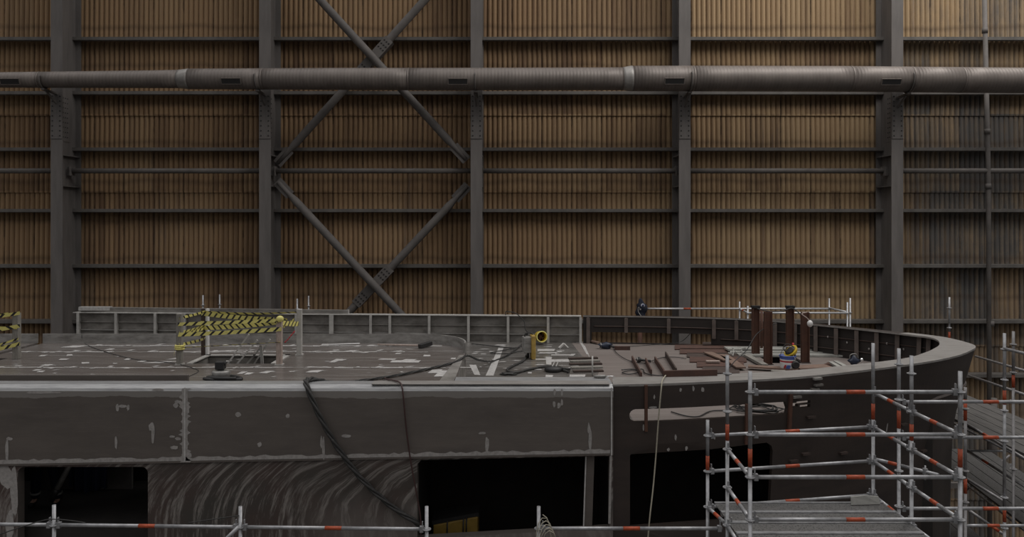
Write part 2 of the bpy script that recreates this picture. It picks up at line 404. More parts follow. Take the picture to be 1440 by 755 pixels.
cols = [(79.5,'leftmost wide steel column rising behind the left taped barrier'),(372.5,'second steel column from the left, left of the crossed braces'),(670,'middle steel column just right of the crossed braces'),(963,'fourth steel column from the left, above the navy cloth bundle'),(1262,'rightmost steel column rising behind the curved ship rim')]
CX = [(px-720)*25/F for px, _ in cols]
for x, (px, lab) in zip(CX, cols):
    t = thing('steel_column', lab, 'column', (x, 25.55, 0), 'steel wall columns')
    MB().bb((x-.195, 25.0, 0), (x+.195, 25.04, 22)).build('front_flange', M['column'], t)
    MB().bb((x-.195, 26.06, 0), (x+.195, 26.1, 22)).build('back_flange', M['column'], t)
    MB().bb((x-.018, 25.04, 0), (x+.018, 26.06, 22)).build('web', M['column'], t)
    za, zb = HC+(312-195)*25/F, HC+(312-131)*25/F
    s = MB(); s.bb((x-.19, 24.975, za), (x+.19, 25.0, zb))
    for i in range(9):
        for dx in (-.125, .125):
            s.ball((x+dx, 24.972, za+.1+i*(zb-za-.2)/8), (.026,.022,.026), 8, 4, 1)
        for j in range(4):
            for sd in (-1, 1):
                s.ball((x+sd*.034, 25.2+j*.12, za+.1+i*(zb-za-.2)/8), (.018,.024,.024), 6, 4, 1)
    for sd in (-1, 1): s.bb((x+sd*.018, 25.1, za-.05), (x+sd*.032, 25.7, zb))
    s.build('splice_plate', [M['column'], M['rivet']], t)
    for py in (219, 262):
        z = HC+(312-py)*25.4/F
        for sd in (-1, 1): MB().bb((x+sd*.018, 25.045, z-.015), (x+sd*.185, 26.05, z+.015)).build('stiffener', M['column'], t)
    h = MB()
    for sd in (-1, 1):
        zc = HC+(312-240)*25.4/F
        h.bb((x+sd*.19, 25.40, zc-.16), (x+sd*.20, 25.75, zc+.16)); h.bb((x+sd*.018, 25.56, zc-.15), (x+sd*.20, 25.59, zc+.15))
    h.build('bracket', M['column'], t)

bay = ['left edge of the photo and the leftmost column','leftmost and second columns','second and middle columns, through the crossed braces','middle and fourth columns','fourth and rightmost columns','rightmost column and the right edge of the photo']
xs = [-22.3]+CX+[22]
zc = HC+(312-240)*25.5/F
for i in range(6):
    a, b = xs[i]+.195, xs[i+1]-.195
    MB().tube((a, 25.58, zc), (b, 25.58, zc), .088, 14).build('tie_tube', M['brace'], origin=((a+b)/2, 25.58, zc))
    tag(bpy.data.objects[C.objects[-1].name], 'horizontal steel tie tube between the %s' % bay[i], 'beam', 'column tie tubes')
# crossed braces of the second bay
def brace(p, q, Y, lab, gus=None):
    a, b = W(*p, Y), W(*q, Y); t = thing('diagonal_brace', lab, 'beam', a, 'crossed wall braces')
    d = (b-a); L = d.length
    MB().sweep([a, a+d*(.5/L), a+d*(.9/L), b-d*(.9/L), b-d*(.5/L), b], [.07,.08,.135,.135,.08,.07], 16).build('brace_tube', M['brace'], t)
    dn = d.normalized()
    for c in (a+dn*.28, b-dn*.28): MB().bar(c-dn*.33, c+dn*.33, .02, .34, dn.cross(Vector((0,1,0))).normalized()).build('end_gusset', M['brace'], t)
    if gus:
        c = W(*gus, Y)
        g = MB(); up = dn.cross(Vector((0,1,0))).normalized()
        g.bar(c-dn*.85, c+dn*.85, .30, .34, up)
        for k in (-1, 1):
            for i in range(3):
                for j in (-1, 0, 1): g.ball(c+dn*k*(.42+.15*i)+up*.10*j+Vector((0,-.16,0)), (.03,.02,.03), 6, 4, 1)
        g.build('gusset_plate', [M['brace'], M['rivet']], t)
brace((655,-64), (391,229), 25.62, 'right-leaning diagonal brace with riveted gusset in the upper crossed pair behind the duct', (525,82))
brace((388,-68), (655,224), 25.32, 'left-leaning diagonal brace of the upper crossed pair, passing in front of its partner')
brace((657,262), (391,545), 25.62, 'diagonal brace leaning right in the lower crossed pair, with riveted gusset above the ship', (525,402))
brace((391,256), (655,540), 25.32, 'diagonal brace leaning left in the lower crossed pair, running down behind the ship')

# ------------------------------------------------------------------ air duct
YD = 24.35
prof = [(-420,113.5,9.6),(-40,112.5,10.6),(0,112.4,10.8),(57,112.2,11.2),(58,112.2,11.2),(250,111.2,12.6),(254,111.0,12.8),(266,111.0,14.3),(360,111.0,14.7),(480,111.0,15.3),(570,111.3,15.5),(700,111.2,15.7),(876,110.9,15.9),(888,110.4,17.6),(1000,110.5,17.8),(1200,111.0,17.8),(1350,112.5,17.8),(1440,113.2,17.7),(1500,113.5,17.7),(1840,114,17.7)]
t = thing('air_duct', 'long ribbed round metal air duct running across the whole wall', 'duct', W(720,111,YD))
def prof_at(px):
    for a, b in zip(prof, prof[1:]):
        if a[0] <= px <= b[0]:
            k = (px-a[0])/(b[0]-a[0]); return W(px, a[1]+(b[1]-a[1])*k, YD), (a[2]+(b[2]-a[2])*k)*YD/F
segs = [(-420,-230),(-230,57),(58,253),(266,370),(370,575),(575,876),(888,974),(974,1195),(1195,1280),(1280,1350),(1350,1540),(1540,1840)]
for a, b in segs:
    n = max(2, int((b-a)/25)); P = [prof_at(a+(b-a)*i/n) for i in range(n+1)]
    s = MB().sweep([p for p, r in P], [r for p, r in P], 32)
    s.sweep([P[-1][0]-Vector((.03,0,0)), P[-1][0]+Vector((.03,0,0))], P[-1][1]+.005, 32)
    s.build('duct_section', M['duct'], t)
for a, b in ((252,267),(876,889)):
    P = [prof_at(a+(b-a)*i/4) for i in range(5)]
    MB().sweep([p for p, r in P], [r+.006 for p, r in P], 32).build('reducer', M['rim'], t)['label'] = 'pale reducer collar'
for px in (21, 330, 645, 945, 1245):
    c, r = prof_at(px); an = math.radians(22)
    rot = Matrix.Rotation(an, 3, 'X'); nrm = rot @ Vector((0,-1,0))
    fr = MB(); q = c+nrm*(r+.002); wd, hd = .62, .185
    ux = Vector((1,0,0)); uz = nrm.cross(ux).normalized()
    if uz.z < 0: uz = -uz
    for sgn in (-1, 1):
        fr.bar(q+uz*sgn*hd/2-ux*wd/2, q+uz*sgn*hd/2+ux*wd/2, .05, .02, uz); fr.bar(q+ux*sgn*wd/2-uz*hd/2, q+ux*sgn*wd/2+uz*hd/2, .05, .02, ux)
    fo = fr.build('outlet_frame', M['duct'], t)
    pl = MB(); pl.box(q, (wd-.02, .04, hd-.02), 0, rot)
    pl.build('outlet_shade_plate', M['black'], fo)  # plate coloured black for the shade inside the outlet
for x in CX:
    px = x*F/YD+720; c, r = prof_at(min(max(px,-30),1490))
    h = MB(); h.bar((x, 25.0, c.z-r-.09), (x, YD-.1, c.z-r-.05), .12, .05); h.bar((x, 25.0, c.z-r-.42), (x, YD+.1, c.z-r-.09), .05, .05)
    h.sweep([c+Vector((x-c.x, (r+.02)*math.cos(k), (r+.02)*math.sin(k))) for k in [math.radians(-200+10*i) for i in range(23)]], .022, 6)
    h.build('bracket', M['brace'], t)
# downpipe
a, b = W(1383.5,-20,25.55), W(1390,250,25.55); c = W(1390.5,620,25.55); c.z = 0; c.x = b.x+.05
t = thing('drain_pipe', 'thin vertical brown pipe running down the wall near the right edge', 'pipe', (c.x, 25.55, 0))
a.z = 20.5; MB().sweep([c, b, a], .075, 14).build('pipe', M['brace'], t)
for py in (43, 185, 262, 455):
    p = W(1384+py*.022, py, 25.55); MB().sweep([p-Vector((0,0,.09)), p+Vector((0,0,.09))], .092, 14).build('collar', M['brace'], t)

# ------------------------------------------------------------------ the ship
ship = thing('ship_hull', 'huge unfinished ship superstructure of bare plate with open window holes and curved bow rim', 'ship', (0, 16, 0))
YH = 11.65
def curve_pts(l): return [on(px, py, ZR) for px, py in l]
OUT = curve_pts([(862,541),(930,539.2),(1000,536.4),(1107,531),(1200,522),(1300,509),(1345,500),(1366,492),(1372,487),(1362,482),(1330,474.2),(1290,469),(1240,464),(1160,456.2),(1080,449.6),(1000,446),(910,444),(820,443)])
INN = curve_pts([(862,531),(930,529.2),(1002,526.6),(1104,521.3),(1190,513.6),(1270,504),(1301,495.5),(1316,488.5),(1321,484),(1319,478.5),(1306,473.8),(1276,470),(1232,464.8),(1156,457),(1079,450.2),(1000,446.6),(910,444.6),(820,443.6)])
OUT[0].y = YH+.06; INN[0].y = 12.28
outer = spline(OUT, 10); inner = spline(INN, 10)
NS = len(outer)
S = [0]
for a, b in zip(outer, outer[1:]): S.append(S[-1]+(b-a).length)
def at_s(s):
    s = min(max(s, 0), S[-1]-1e-6)
    lo = max(i for i in range(len(S)) if S[i] <= s); lo = min(lo, len(S)-2)
    k = (s-S[lo])/(S[lo+1]-S[lo]); p = outer[lo].lerp(outer[lo+1], k)
    t = (outer[min(lo+2, NS-1)]-outer[max(lo-1, 0)]).normalized()
    return p, Vector((-t.y, t.x, 0))            # inward normal
def s_px(px, far=False):
    best = None
    half = max(range(NS), key=lambda i: outer[i].x)
    rng = range(half, NS-1) if far else range(0, half)
    for i in rng:
        a = outer[i].x*F/outer[i].y+720; b = outer[i+1].x*F/outer[i+1].y+720
        if (a-px)*(b-px) <= 0 and a != b: return S[i]+(S[i+1]-S[i])*(px-a)/(b-a)
    return S[half]
def bowmap(u, v, w):
    p, n = at_s(u); tip = min(1, max(0, (p.x-3)/6.0)); d = max(0, ZR-v)
    rake = tip*(.25*min(d, 1.6)+.03*max(0, d-1.6)); far = 0 if p.y < 15.6 else -min(1, (p.y-15.6)/2)*rake
    return Vector((p.x, p.y, HC+v)) + n*(w+rake+far)
def ztop(s): return ZR-.03
# bow plating with window, slot and the freeing slot on the far side
us = [S[-1]*i/150 for i in range(151)]
poly = [(u, ztop(u)) for u in us] + [(u, -11.98) for u in us[::-1]]
ua, ub = s_px(886), s_px(1090)
win = [(ua, -4.79)] + [(ub-.12, -4.83), (ub-.04,-4.75), (ub, -3.75), (ub-.03, -3.66), (ub-.12,-3.6)] + [(s_px(1000), -3.635), (ua+.02, -3.65), (ua, -3.67)]
sa, sb = s_px(885), s_px(1108); slot = []
for k in range(9):
    a = math.radians(90+180*k/8); slot.append((sa+.1+.1*math.cos(a), -3.045+.1*math.sin(a)))
slot += [(sa+(sb-sa)*i/10, -3.145) for i in range(1, 11)] + [(sb+.02,-3.06), (sb-.03,-2.95)] + [(sa+(sb-sa)*(10-i)/10, -2.945) for i in range(1, 10)]
def rect_s(p0, p1, z0, z1, far=False):
    a, b = sorted((s_px(p0, far), s_px(p1, far))); n = max(1, int((b-a)/.25))
    return [(a+(b-a)*i/n, z0) for i in range(n+1)] + [(b-(b-a)*i/n, z1) for i in range(n+1)]
holes = [win, slot, rect_s(1116,1124,-3.05,-2.985), rect_s(1127,1142,-3.08,-3.03), rect_s(1122,1142,-3.015,-2.965), rect_s(832,1000,-3.285,-3.0,True)]
st = [(u, v) for u in us[1:-1] for v in (-2.7,-2.85,-3.35,-3.5,-3.9,-4.3,-4.7,-5.2,-6.5,-9)]
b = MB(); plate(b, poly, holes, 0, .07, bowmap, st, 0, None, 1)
bow = b.build('bow_plate', [M['bow'], M['bowin']], ship, fix=True)
bow['label'] = 'dark rusty bow plating with rounded slot'
# inner face of the bow plate carries its shade as a darker colour
# rim
r = MB(); o = 0
for i in range(NS): r.v += [outer[i], inner[i], outer[i]-Vector((0,0,.035)), inner[i]-Vector((0,0,.035))]
for i in range(NS-1):
    a, c = 4*i, 4*i+4
    r.face([a, a+1, c+1, c], 1 if i > NS*.66 else 0, False); r.face([a, c, c+2, a+2]); r.face([a+1, a+3, c+3, c+1]); r.face([a+2, c+2, c+3, a+3])
r.build('cap_rail', [M['rim'], M['bow']], ship)['label'] = 'wide pale flat rim of the bow'
# grey side: upper strake, gunwale edge, lower plating with windows
def zbot(X): return -3.81+(X+8)*(.17/9.56)
XL, XR = -15.0, OUT[0].x
u = MB(); xsN = [XL+(XR-XL)*i/24 for i in range(25)]
plate(u, [(x, -2.64) for x in xsN]+[(x, zbot(x)) for x in xsN[::-1]], [], 0, .045, lambda a, c, d: V(a, YH+d, c))
def blob(mb, px, py, wpx, hpx, Y, mi, n=11, jag=.35):          # ragged patch lying on the plate
    pts = []; Y = Y-random.uniform(0,.004)
    for k in range(n):
        a = 2*math.pi*k/n; q = 1-jag*random.random()
        pts.append(W(px+wpx/2*math.cos(a)*q, py-hpx/2*math.sin(a)*q, Y))
    mb.poly(pts, mi)
Yp = YH-.003
for px, py, w_, h_ in [(165,573,5,12),(180,573,5,10),(172,571,14,5),(215,609,6,37),(213,600,9,14),(163,622,5,22),(10,633,6,40),(13,617,11,6),(455,630,5,36),(452,622,4,24),(487,613,15,5),(685,626,6,30),(678,609,12,4),(780,551,4,14),(790,551,4,14),(779,568,5,11),(786,570,6,11),(790,566,4,12),(828,602,5,18),(830,616,6,38),(250,565,12,6),(247,570,8,9),(242,614,10,4),(250,617,10,6),(405,585,7,7),(365,625,8,9),(222,548,20,4),(245,629,12,7),(266,640,10,9),(256,645,14,8),(335,583,9,8),(60,552,60,4),(530,641,14,5)]:
    blob(u, px, py, w_, h_, Yp, 1)
def strip(mb, x0, x1, yf, th, Y, mi, n=90, jag=1.6):
    top = [W(x0+(x1-x0)*i/n, yf(x0+(x1-x0)*i/n)-th/2-random.random()*jag, Y) for i in range(n+1)]
    bot = [W(x0+(x1-x0)*i/n, yf(x0+(x1-x0)*i/n)+th/2, Y) for i in range(n+1)]
    o = len(mb.v); mb.v += top+bot
    for i in range(n): mb.face([o+i, o+i+1, o+n+2+i, o+n+1+i], mi)
strip(u, -300, 858, lambda x: HY-(zbot((x-720)*YH/F))*F/YH-4.5, 3.4, Yp, 1, 160, 3.5)
def vstrip(mb, px, y0, y1, wpx, Y, mi, n=26, jag=2.5):
    o = len(mb.v)
    for i in range(n+1):
        y = y0+(y1-y0)*i/n; j1, j2 = random.random()**3*jag, random.random()**3*jag
        mb.v += [W(px-wpx/2-j1, y, Y), W(px+wpx/2+j2, y, Y)]
    for i in range(n): mb.face([o+2*i, o+2*i+1, o+2*i+3, o+2*i+2], mi)
vstrip(u, 260, 546, 650, 7, Yp, 1, 40, 6)
u.build('upper_side_plate', [M['hull'], M['patch']], ship, fix=False)
for px in (260, 860):
    MB().bar(W(px,545,YH-.004), W(px,649 if px < 500 else 640,YH-.004), .022, .016, Vector((0,1,0))).build('weld_seam', M['scuff'], ship)
e = MB()
e.prism([V(XL, YH, -2.645), V(XL, YH+.02, -2.60), V(XL, YH+.10, -2.552), V(XL, YH+.34, -2.552), V(XL, YH+.34, -2.645)], (XR-XL, 0, 0))
e.build('gunwale', M['edge'], ship)['label'] = 'bright ground edge along the deck side'
g2 = MB(); g2.bb(V(-2.2, YH+.05, -2.553), V(XR-.05, YH+.30, -2.54)); g2.build('edge_strip', M['rim'], ship)
fb = MB(); fb.bb(V(-15, 12.12, -2.60), V((264-720)*12.12/F, 12.18, -2.484)); fb.build('edge_beam', M['jamb'], ship, bevel=.01)['label'] = 'long low box beam along deck edge'
Yl = YH+.03
lw = MB(); x1w, x2w = (25-720)*Yl/F, (208-720)*Yl/F; x3w, x4w = (587-720)*Yl/F, (857-720)*Yl/F
w1 = rrect(x1w, -5.6, x2w, -3.83, .1)
w2 = [(x3w, -4.96), (x4w, -4.79), (x4w, zbot(x4w)-.02), (x3w+.06, zbot(x3w)-.03), (x3w, zbot(x3w)-.09)]
xl = [XL+(XR-XL)*i/40 for i in range(41)]
plate(lw, [(x, zbot(x)+.1) for x in xl]+[(x, -11.98) for x in xl[::-1]], [w1, w2], 0, .16, lambda a, c, d: V(a, Yl+d, c), (), 0, 1)
for px, py, w_, h_ in [(8,670,24,40),(20,690,12,90),(14,740,14,50)]: blob(lw, px, py, w_, h_, Yl-.003, 2, 14, .3)
lw.build('lower_side_plate', [M['swirl'], M['jamb'], M['patch']], ship)['label'] = 'swirl-ground plate with window holes'
# mullion in the second window
m_ = MB(); m_.hexa([W(820,760,11.78), W(832,760,11.78), W(832,760,11.95), W(820,760,11.95), W(824,640,11.78), W(836,640,11.78), W(836,640,11.95), W(824,640,11.95)])
m_.build('mullion', M['hull'], ship)
MB().bar(W(820,760,11.765), W(824,640,11.765), .02, .02, Vector((0,1,0))).build('mullion_edge', M['scuff'], ship)
MB().bar(W(859,640,Yl-.01), W(857,736,Yl-.01), .035, .02, Vector((0,1,0))).build('mullion_edge', M['patch'], ship)
# cabin inside
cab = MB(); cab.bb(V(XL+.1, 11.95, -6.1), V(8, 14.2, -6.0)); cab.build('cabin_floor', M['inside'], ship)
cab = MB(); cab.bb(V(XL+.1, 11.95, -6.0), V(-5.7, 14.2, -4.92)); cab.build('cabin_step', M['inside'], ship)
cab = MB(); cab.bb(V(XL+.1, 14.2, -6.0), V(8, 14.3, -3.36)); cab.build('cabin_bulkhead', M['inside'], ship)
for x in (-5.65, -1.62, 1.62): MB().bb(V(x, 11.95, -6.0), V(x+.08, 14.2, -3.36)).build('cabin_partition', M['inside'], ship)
MB().bb(V(-8.75, 13.75, -4.92), V(-7.0, 13.8, -3.4)).build('lightened_panel', M['panel'], ship)  # added panel, its paler grey stands in for light on the bulkhead
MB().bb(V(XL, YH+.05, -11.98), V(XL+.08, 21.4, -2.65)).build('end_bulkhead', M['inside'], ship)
# raised deck
XD = -10.05; YE = 16.05
dk = MB()
hatch = [(-5.90,13.70),(-4.36,13.70),(-4.36,14.50),(-5.90,14.50)]
rc = 1.15; XE = -.92
arc = [(XE-rc+rc*math.sin(math.radians(a)), YE-rc+rc*math.cos(math.radians(a))) for a in range(0, 91, 5)]
od = [(XL+.1, 12.0), (XE, 12.0)] + arc[::-1] + [(XD, YE), (XD, 14.25), (-9.62, 14.25), (-9.62, 13.8), (XL+.1, 13.8)]
plate(dk, od, [hatch], ZD, ZD-.05, lambda a, c, d: V(a, c, d))
def dspot(mb, px, py, wpx, hpx, zz, mi, skew=0):
    P = [(px-wpx/2-skew, py+hpx/2), (px+wpx/2-skew, py+hpx/2), (px+wpx/2+skew, py-hpx/2), (px-wpx/2+skew, py-hpx/2)]
    zz += random.uniform(0,.002); mb.poly([on(a+random.uniform(-1,1), b+random.uniform(-.3,.3), zz) for a, b in P], mi)
def seam(mb, y0, x0, x1, zz, mi):
    x = x0
    while x < x1:
        l = random.uniform(10, 34)
        dspot(mb, x+l/2, y0+random.uniform(-.3,.3), l, random.uniform(.5,1.0), zz, mi)
        x += l*random.uniform(.9, 1.15)
    x = x0
    while x < x1:
        if random.random() < .75: dspot(mb, x, y0+random.uniform(-2.2,1.0), random.uniform(4,9), random.uniform(.9,1.9), zz+.0005, mi, random.uniform(2,5))
        x += random.uniform(16, 34)
seam(dk, 494.5, 20, 600, ZD+.003, 1); seam(dk, 516.5, 0, 640, ZD+.003, 1); seam(dk, 486, 110, 620, ZD+.003, 1)
for px, py, w_, h_, s_ in [(105,487,24,2.5,9),(60,500,9,2,3),(66,513,12,2.5,4),(52,520,10,2,3),(58,522,8,2,3),(98,499,8,2,0),(155,491,9,2,3),(340,524,8,3,4),(350,525,10,3,3),(438,522,10,3,5),(447,522,8,3,4),(375,523,12,3,6),(472,507,8,5,6),(480,506,10,2,4),(570,508,40,3,2),(572,507,16,4,7),(545,505,22,1.6,2),(637,504,6,2,0),(600,500,9,2,0),(560,497,9,1.6,2),(495,493,14,1.6,4),(120,510,12,2,0),(200,508,9,1.6,3),(180,505,7,2,2),(90,505,12,1.4,2),(227,509,26,3,16),(246,504,10,2.5,8),(322,493,30,1.6,16),(628,525,26,8,5),(612,522,16,5,3),(470,484,34,1.4,0)]:
    dspot(dk, px, py, w_, h_, ZD+.0035, 1, s_)
for k in range(45): dspot(dk, random.uniform(20,630), random.uniform(484,530), random.uniform(3,9), random.uniform(.4,1.0), ZD+.003, 1, random.uniform(-1,5))
dk.build('raised_deck', [M['deck'], M['scuff']], ship, fix=False)
dw = MB(); dw.bb(V(XE-.04, 12.0, ZL), V(XE, 14.9, ZD-.05)); dw.build('deck_riser', M['bulwark'], ship)
MB().prism([V(XE-.26, 12.1, ZD+.004), V(XE-.02, 12.1, ZD+.004), V(XE+.0, 14.45, ZD+.004), V(XE-.1, 14.45, ZD+.004)], (0,0,.02)).build('edge_strip', M['bulwark'], ship)
lo = MB()                                               # the aft side beyond the gap at far left
lo.bb(V(XL+.1, 14.45, ZD-.05), V(-10.2, YE, ZD)); lo.build('aft_deck', M['deck'], ship)
lo = MB(); lo.bb(V(XL+.1, YE-.03, ZD), V((54-720)*YE/F, YE, ZD+.2)); lo.build('aft_coaming', M['coaming'], ship)
# coaming along the far side of the raised deck, curving round at its right end
cpts = [(XD-.02, YE)] + [(XD+(XE-rc-XD)*i/30, YE) for i in range(1, 30)] + arc + [(XE, YE-rc-.12)]
cm = MB(); o = 0
for x, y in cpts:
    cx, cy = (x, YE-rc) if x <= XE-rc else (XE-rc, YE-rc)
    d = Vector((x-cx, y-cy)).normalized() if y > YE-rc else Vector((1,0))
    for zz, off in ((ZD-.04,0),(ZD+.20,0),(ZD+.20,-.03),(ZD-.04,-.03)): cm.v.append(V(x+d.x*off, y+d.y*off, zz))
for i in range(len(cpts)-1):
    for k in range(4): cm.face([4*i+k, 4*i+(k+1)%4, 4*i+4+(k+1)%4, 4*i+4+k], 0, False)
cm.face([0,1,2,3]); cm.face([len(cm.v)-4+i for i in range(4)])
cm.build('coaming', M['coaming'], ship)['label'] = 'low upright edging with rounded right corner'
# lining of the hatch in the raised deck and the dark deck under
hl = MB()
for a, c in zip(hatch, hatch[1:]+hatch[:1]): hl.bb(V(min(a[0],c[0])-.02, min(a[1],c[1])-.02, ZD-.5), V(max(a[0],c[0])+.02, max(a[1],c[1])+.02, ZD-.03))
hl.build('hatch_lining', M['bulwark'], ship)
hl = MB()
for a, c in zip(hatch, hatch[1:]+hatch[:1]):
    if a[1] == c[1] == 13.70: continue
    hl.bb(V(min(a[0],c[0])-.05, min(a[1],c[1])-.05, ZD+.002), V(max(a[0],c[0])+.05, max(a[1],c[1])+.05, ZD+.02))
hl.build('hatch_edge', M['post'], ship)
# lower deck
inn = []
for i in range(0, NS): 
    p, n = at_s(S[i]); q = p+n*.16; inn.append((q.x, q.y))
hb = [(6.05,17.45),(6.9,17.45),(6.9,18.38),(6.05,18.38)]
split = [(2.0, 11.85), (2.05, 14.5), (1.75,15.6), (1.98,16.8), (1.72,18.4), (1.62,20.5)]
bd = MB(); plate(bd, [(2.0, 11.85)]+[p for p in inn if p[0] > 2.05 or False]+[(2.0,20.33),(1.62,20.42)]+split[::-1][1:-1], [hb], ZL, ZL-.05, lambda a, c, d: V(a, c, d))
bd.build('bow_deck', M['bowdeck'], ship)['label'] = 'taupe primed foredeck'
ld = MB(); plate(ld, [(XE, 11.85), (2.0, 11.85)]+split[1:]+[(1.62,20.42), (-12.6, 21.5), (-12.6, YE-.1), (XE-.4, YE-.1), (XE, YE-.6)], [], ZL, ZL-.05, lambda a, c, d: V(a, c, d))
for px, py, w_, h_, s_ in [(698,505,8,40,-7)]: 
    ld.poly([on(683,528,ZL+.003), on(694,528,ZL+.003), on(708,489,ZL+.003), on(701,489,ZL+.003)], 1)
for px, py, w_, h_, s_ in [(772,507,8,11,0),(772,529,10,4,0),(812,528,22,3,0),(790,499,30,1.5,0),(770,496,26,1.6,2),(768,492,24,3,0),(820,487,2.5,22,-6),(825,494,2,16,-4),(805,499,6,2.5,2),(668,520,10,14,-3),(815,481,10,1.5,0),(745,524,6,2,0),(760,505,20,1.6,0),(785,507,30,3.5,0)]:
    dspot(ld, px, py, w_, h_, ZL+.003, 1, s_)
for k in range(50): dspot(ld, random.uniform(665,820), random.uniform(484,528), random.uniform(3,14), random.uniform(.4,1.0), ZL+.003, 1, random.uniform(-2,3))
ld.build('lower_deck', [M['lowdeck'], M['scuff']], ship, fix=False)
nb = MB(); nb.bb(V(XE, YH+.36, ZL), V(XR+.3, YH+.40, ZR-.04)); nb.build('near_bulwark', M['bulwark'], ship)
rb = MB(); rb.bb(V(XE, YH+.30, -2.59), V(XR, 12.28, ZR+.0)); rb.build('side_rim', M['edge'], ship)
# far bulwark, grey part
def ybul(X): return 21.6+(X+12.6)*(20.45-21.6)/(1.95+12.6)
XA, XB = (108-720)*ybul(-12.5)/F, (817-720)*20.46/F
fbw = MB(); a, c = (XA, ybul(XA)), (XB, ybul(XB))
fbw.hexa([V(a[0],a[1],-6.5), V(c[0],c[1],-6.5), V(c[0],c[1]+.05,-6.5), V(a[0],a[1]+.05,-6.5), V(a[0],a[1],-2.6), V(c[0],c[1],-2.57), V(c[0],c[1]+.05,-2.57), V(a[0],a[1]+.05,-2.6)])
fbw.build('far_bulwark', M['bulwark'], ship)
fc = MB(); fc.hexa([V(a[0]-.05,a[1]-.12,-2.62), V(c[0],c[1]-.12,-2.585), V(c[0],c[1]+.1,-2.585), V(a[0],a[1]+.1,-2.62), V(a[0]-.05,a[1]-.12,-2.60), V(c[0],c[1]-.12,-2.565), V(c[0],c[1]+.1,-2.565), V(a[0],a[1]+.1,-2.60)])
fc.build('bulwark_cap', M['post'], ship)
xq = (490-720)*ybul(-4.6)/F
fu = MB(); fu.bar(V(a[0]+.12, a[1]+.05, -2.53), V(xq, ybul(xq)+.05, -2.545), .14, .13); fu.build('upper_cap_beam', M['bulwark'], ship)
fu = MB(); fu.bar(V(a[0]+.1, a[1]-.02, -2.50), V(a[0]+1.0, a[1]-.02, -2.50), .16, .10); fu.build('cap_patch', M['scuff'], ship)
MB().bar(V(xq, ybul(xq), -2.61), V(xq, ybul(xq), -2.46), .03, .03).build('cap_end', M['scuff'], ship)
for px in (112,165,220,261,417.5,467,522,549,604,659,714.5,770.5,816):
    x = (px-720)*21/F
    for _ in range(3): x = (px-720)*(ybul(x)-.05)/F
    y = ybul(x); wd = .07 if px != 467 else .12
    q = MB(); q.bb(V(x-.0125, y-.13, ZL), V(x+.0125, y, -2.60)); q.bb(V(x-wd/2, y-.15, ZL), V(x+wd/2, y-.13, -2.60)); q.build('bulwark_frame', M['post'], ship)
for zz in (-2.88, -3.11):
    q = MB(); q.bar(V(a[0], a[1]-.02, zz), V(c[0], c[1]-.02, zz+.02), .05, .025); q.build('stringer', M['bulwark'] if zz > -3 else M['coaming'], ship)
# bow bulwark frames
for px in (827,880,940,1004,1036,1071,1092,1121,1150,1179,1208,1236,1265,1297,1311):
    s = s_px(px, True); zb_ = -3.0 if px in (880,940) else (-3.1 if px in (1004,1036,1071) else ZL)
    lo_ = bowmap(s, zb_, .10); hi_ = bowmap(s, -2.60, .10)
    p, n = at_s(s); tdir = Vector((n.y, -n.x, 0))
    q = MB(); q.bar(lo_, hi_, .035, .10, n); q.bar(lo_+n*.05, hi_+n*.05, .095, .016, n); q.build('bow_frame', M['bowframe'], ship)
for zz_, nn in ((-2.84, 60), (-3.12, 36)):
    sA, sB = s_px(1311,True), s_px(835,True)
    q = MB(); q.sweep([bowmap(sA+(sB-sA)*i/60, zz_, .085) for i in range(nn+1)], .018, 6)
    q.build('bow_stringer', M['rustdark'], ship)
for i, px in enumerate((1166,1193,1224,1249,1273)):    # small pale lugs on the inside of the bow plate
    s = s_px(px, True); c = bowmap(s, -2.84-.09*(i % 3), .085)
    MB().ball(c, (.022,.02,.03), 8, 6).build('lug', M['patch'], ship)
# hatch in the bow deck
hl = MB()
for a_, c_ in zip(hb, hb[1:]+hb[:1]): hl.bb(V(min(a_[0],c_[0])-.02, min(a_[1],c_[1])-.02, ZL-.4), V(max(a_[0],c_[0])+.02, max(a_[1],c_[1])+.02, ZL-.03))
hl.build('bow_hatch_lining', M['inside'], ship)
MB().bb(V(6.0, 18.38, ZL+.002), V(6.95, 18.43, ZL+.03)).build('bow_hatch_edge', M['ochre'], ship)['label'] = 'dull yellow hatch edge'
# straps and clips on the outside of the bow
def strap(px, y0, y1, wd, mm):
    s = s_px(px); p, n = at_s(s)
    z0, z1 = -(y0-HY)*p.y/F, -(y1-HY)*p.y/F
    k = MB(); k.bar(bowmap(s, z0, -.02), bowmap(s, z1, -.02), wd, .04, n); k.build('strongback', mm, ship)
strap(908, 541, 606, .045, M['rustpost']); strap(1112, 553, 612, .06, M['rustpost']); strap(1050, 568, 625, .05, M['rustpost'])
for px, py in ((1148,532),(1150,541),(1145,547),(1120,558),(1142,587),(1138,640),(1120,650),(1195,640),(1283,600),(1322,640)):
    s = s_px(px); p, n = at_s(s); z0 = -(py-HY)*p.y/F
    t_ = Vector((n.y,-n.x,0)); c_ = bowmap(s, z0, -.03)
    k = MB(); k.bar(c_-t_*.08, c_+t_*.08, .06, .035); k.build('clip', M['rustdark'] if py > 560 else M['bulwark'], ship)
k = MB()
for px, py, w_, h_ in [(988,548,5,9),(975,546,4,10),(918,573,14,4),(957,548,5,6),(920,558,3,8),(905,601,4,10),(950,615,4,10),(965,630,5,8),(1005,615,3,10),(940,632,5,6),(1260,606,4,18)]:
    s = s_px(px); p, n = at_s(s); pts = []
    for q in range(9):
        a_ = 2*math.pi*q/9; rr = 1-.4*random.random()
        pts.append(bowmap(s+w_/2*p.y/F*math.cos(a_)*rr, -(py-HY)*p.y/F+h_/2*p.y/F*math.sin(a_)*rr, -.004))
    k.poly(pts)
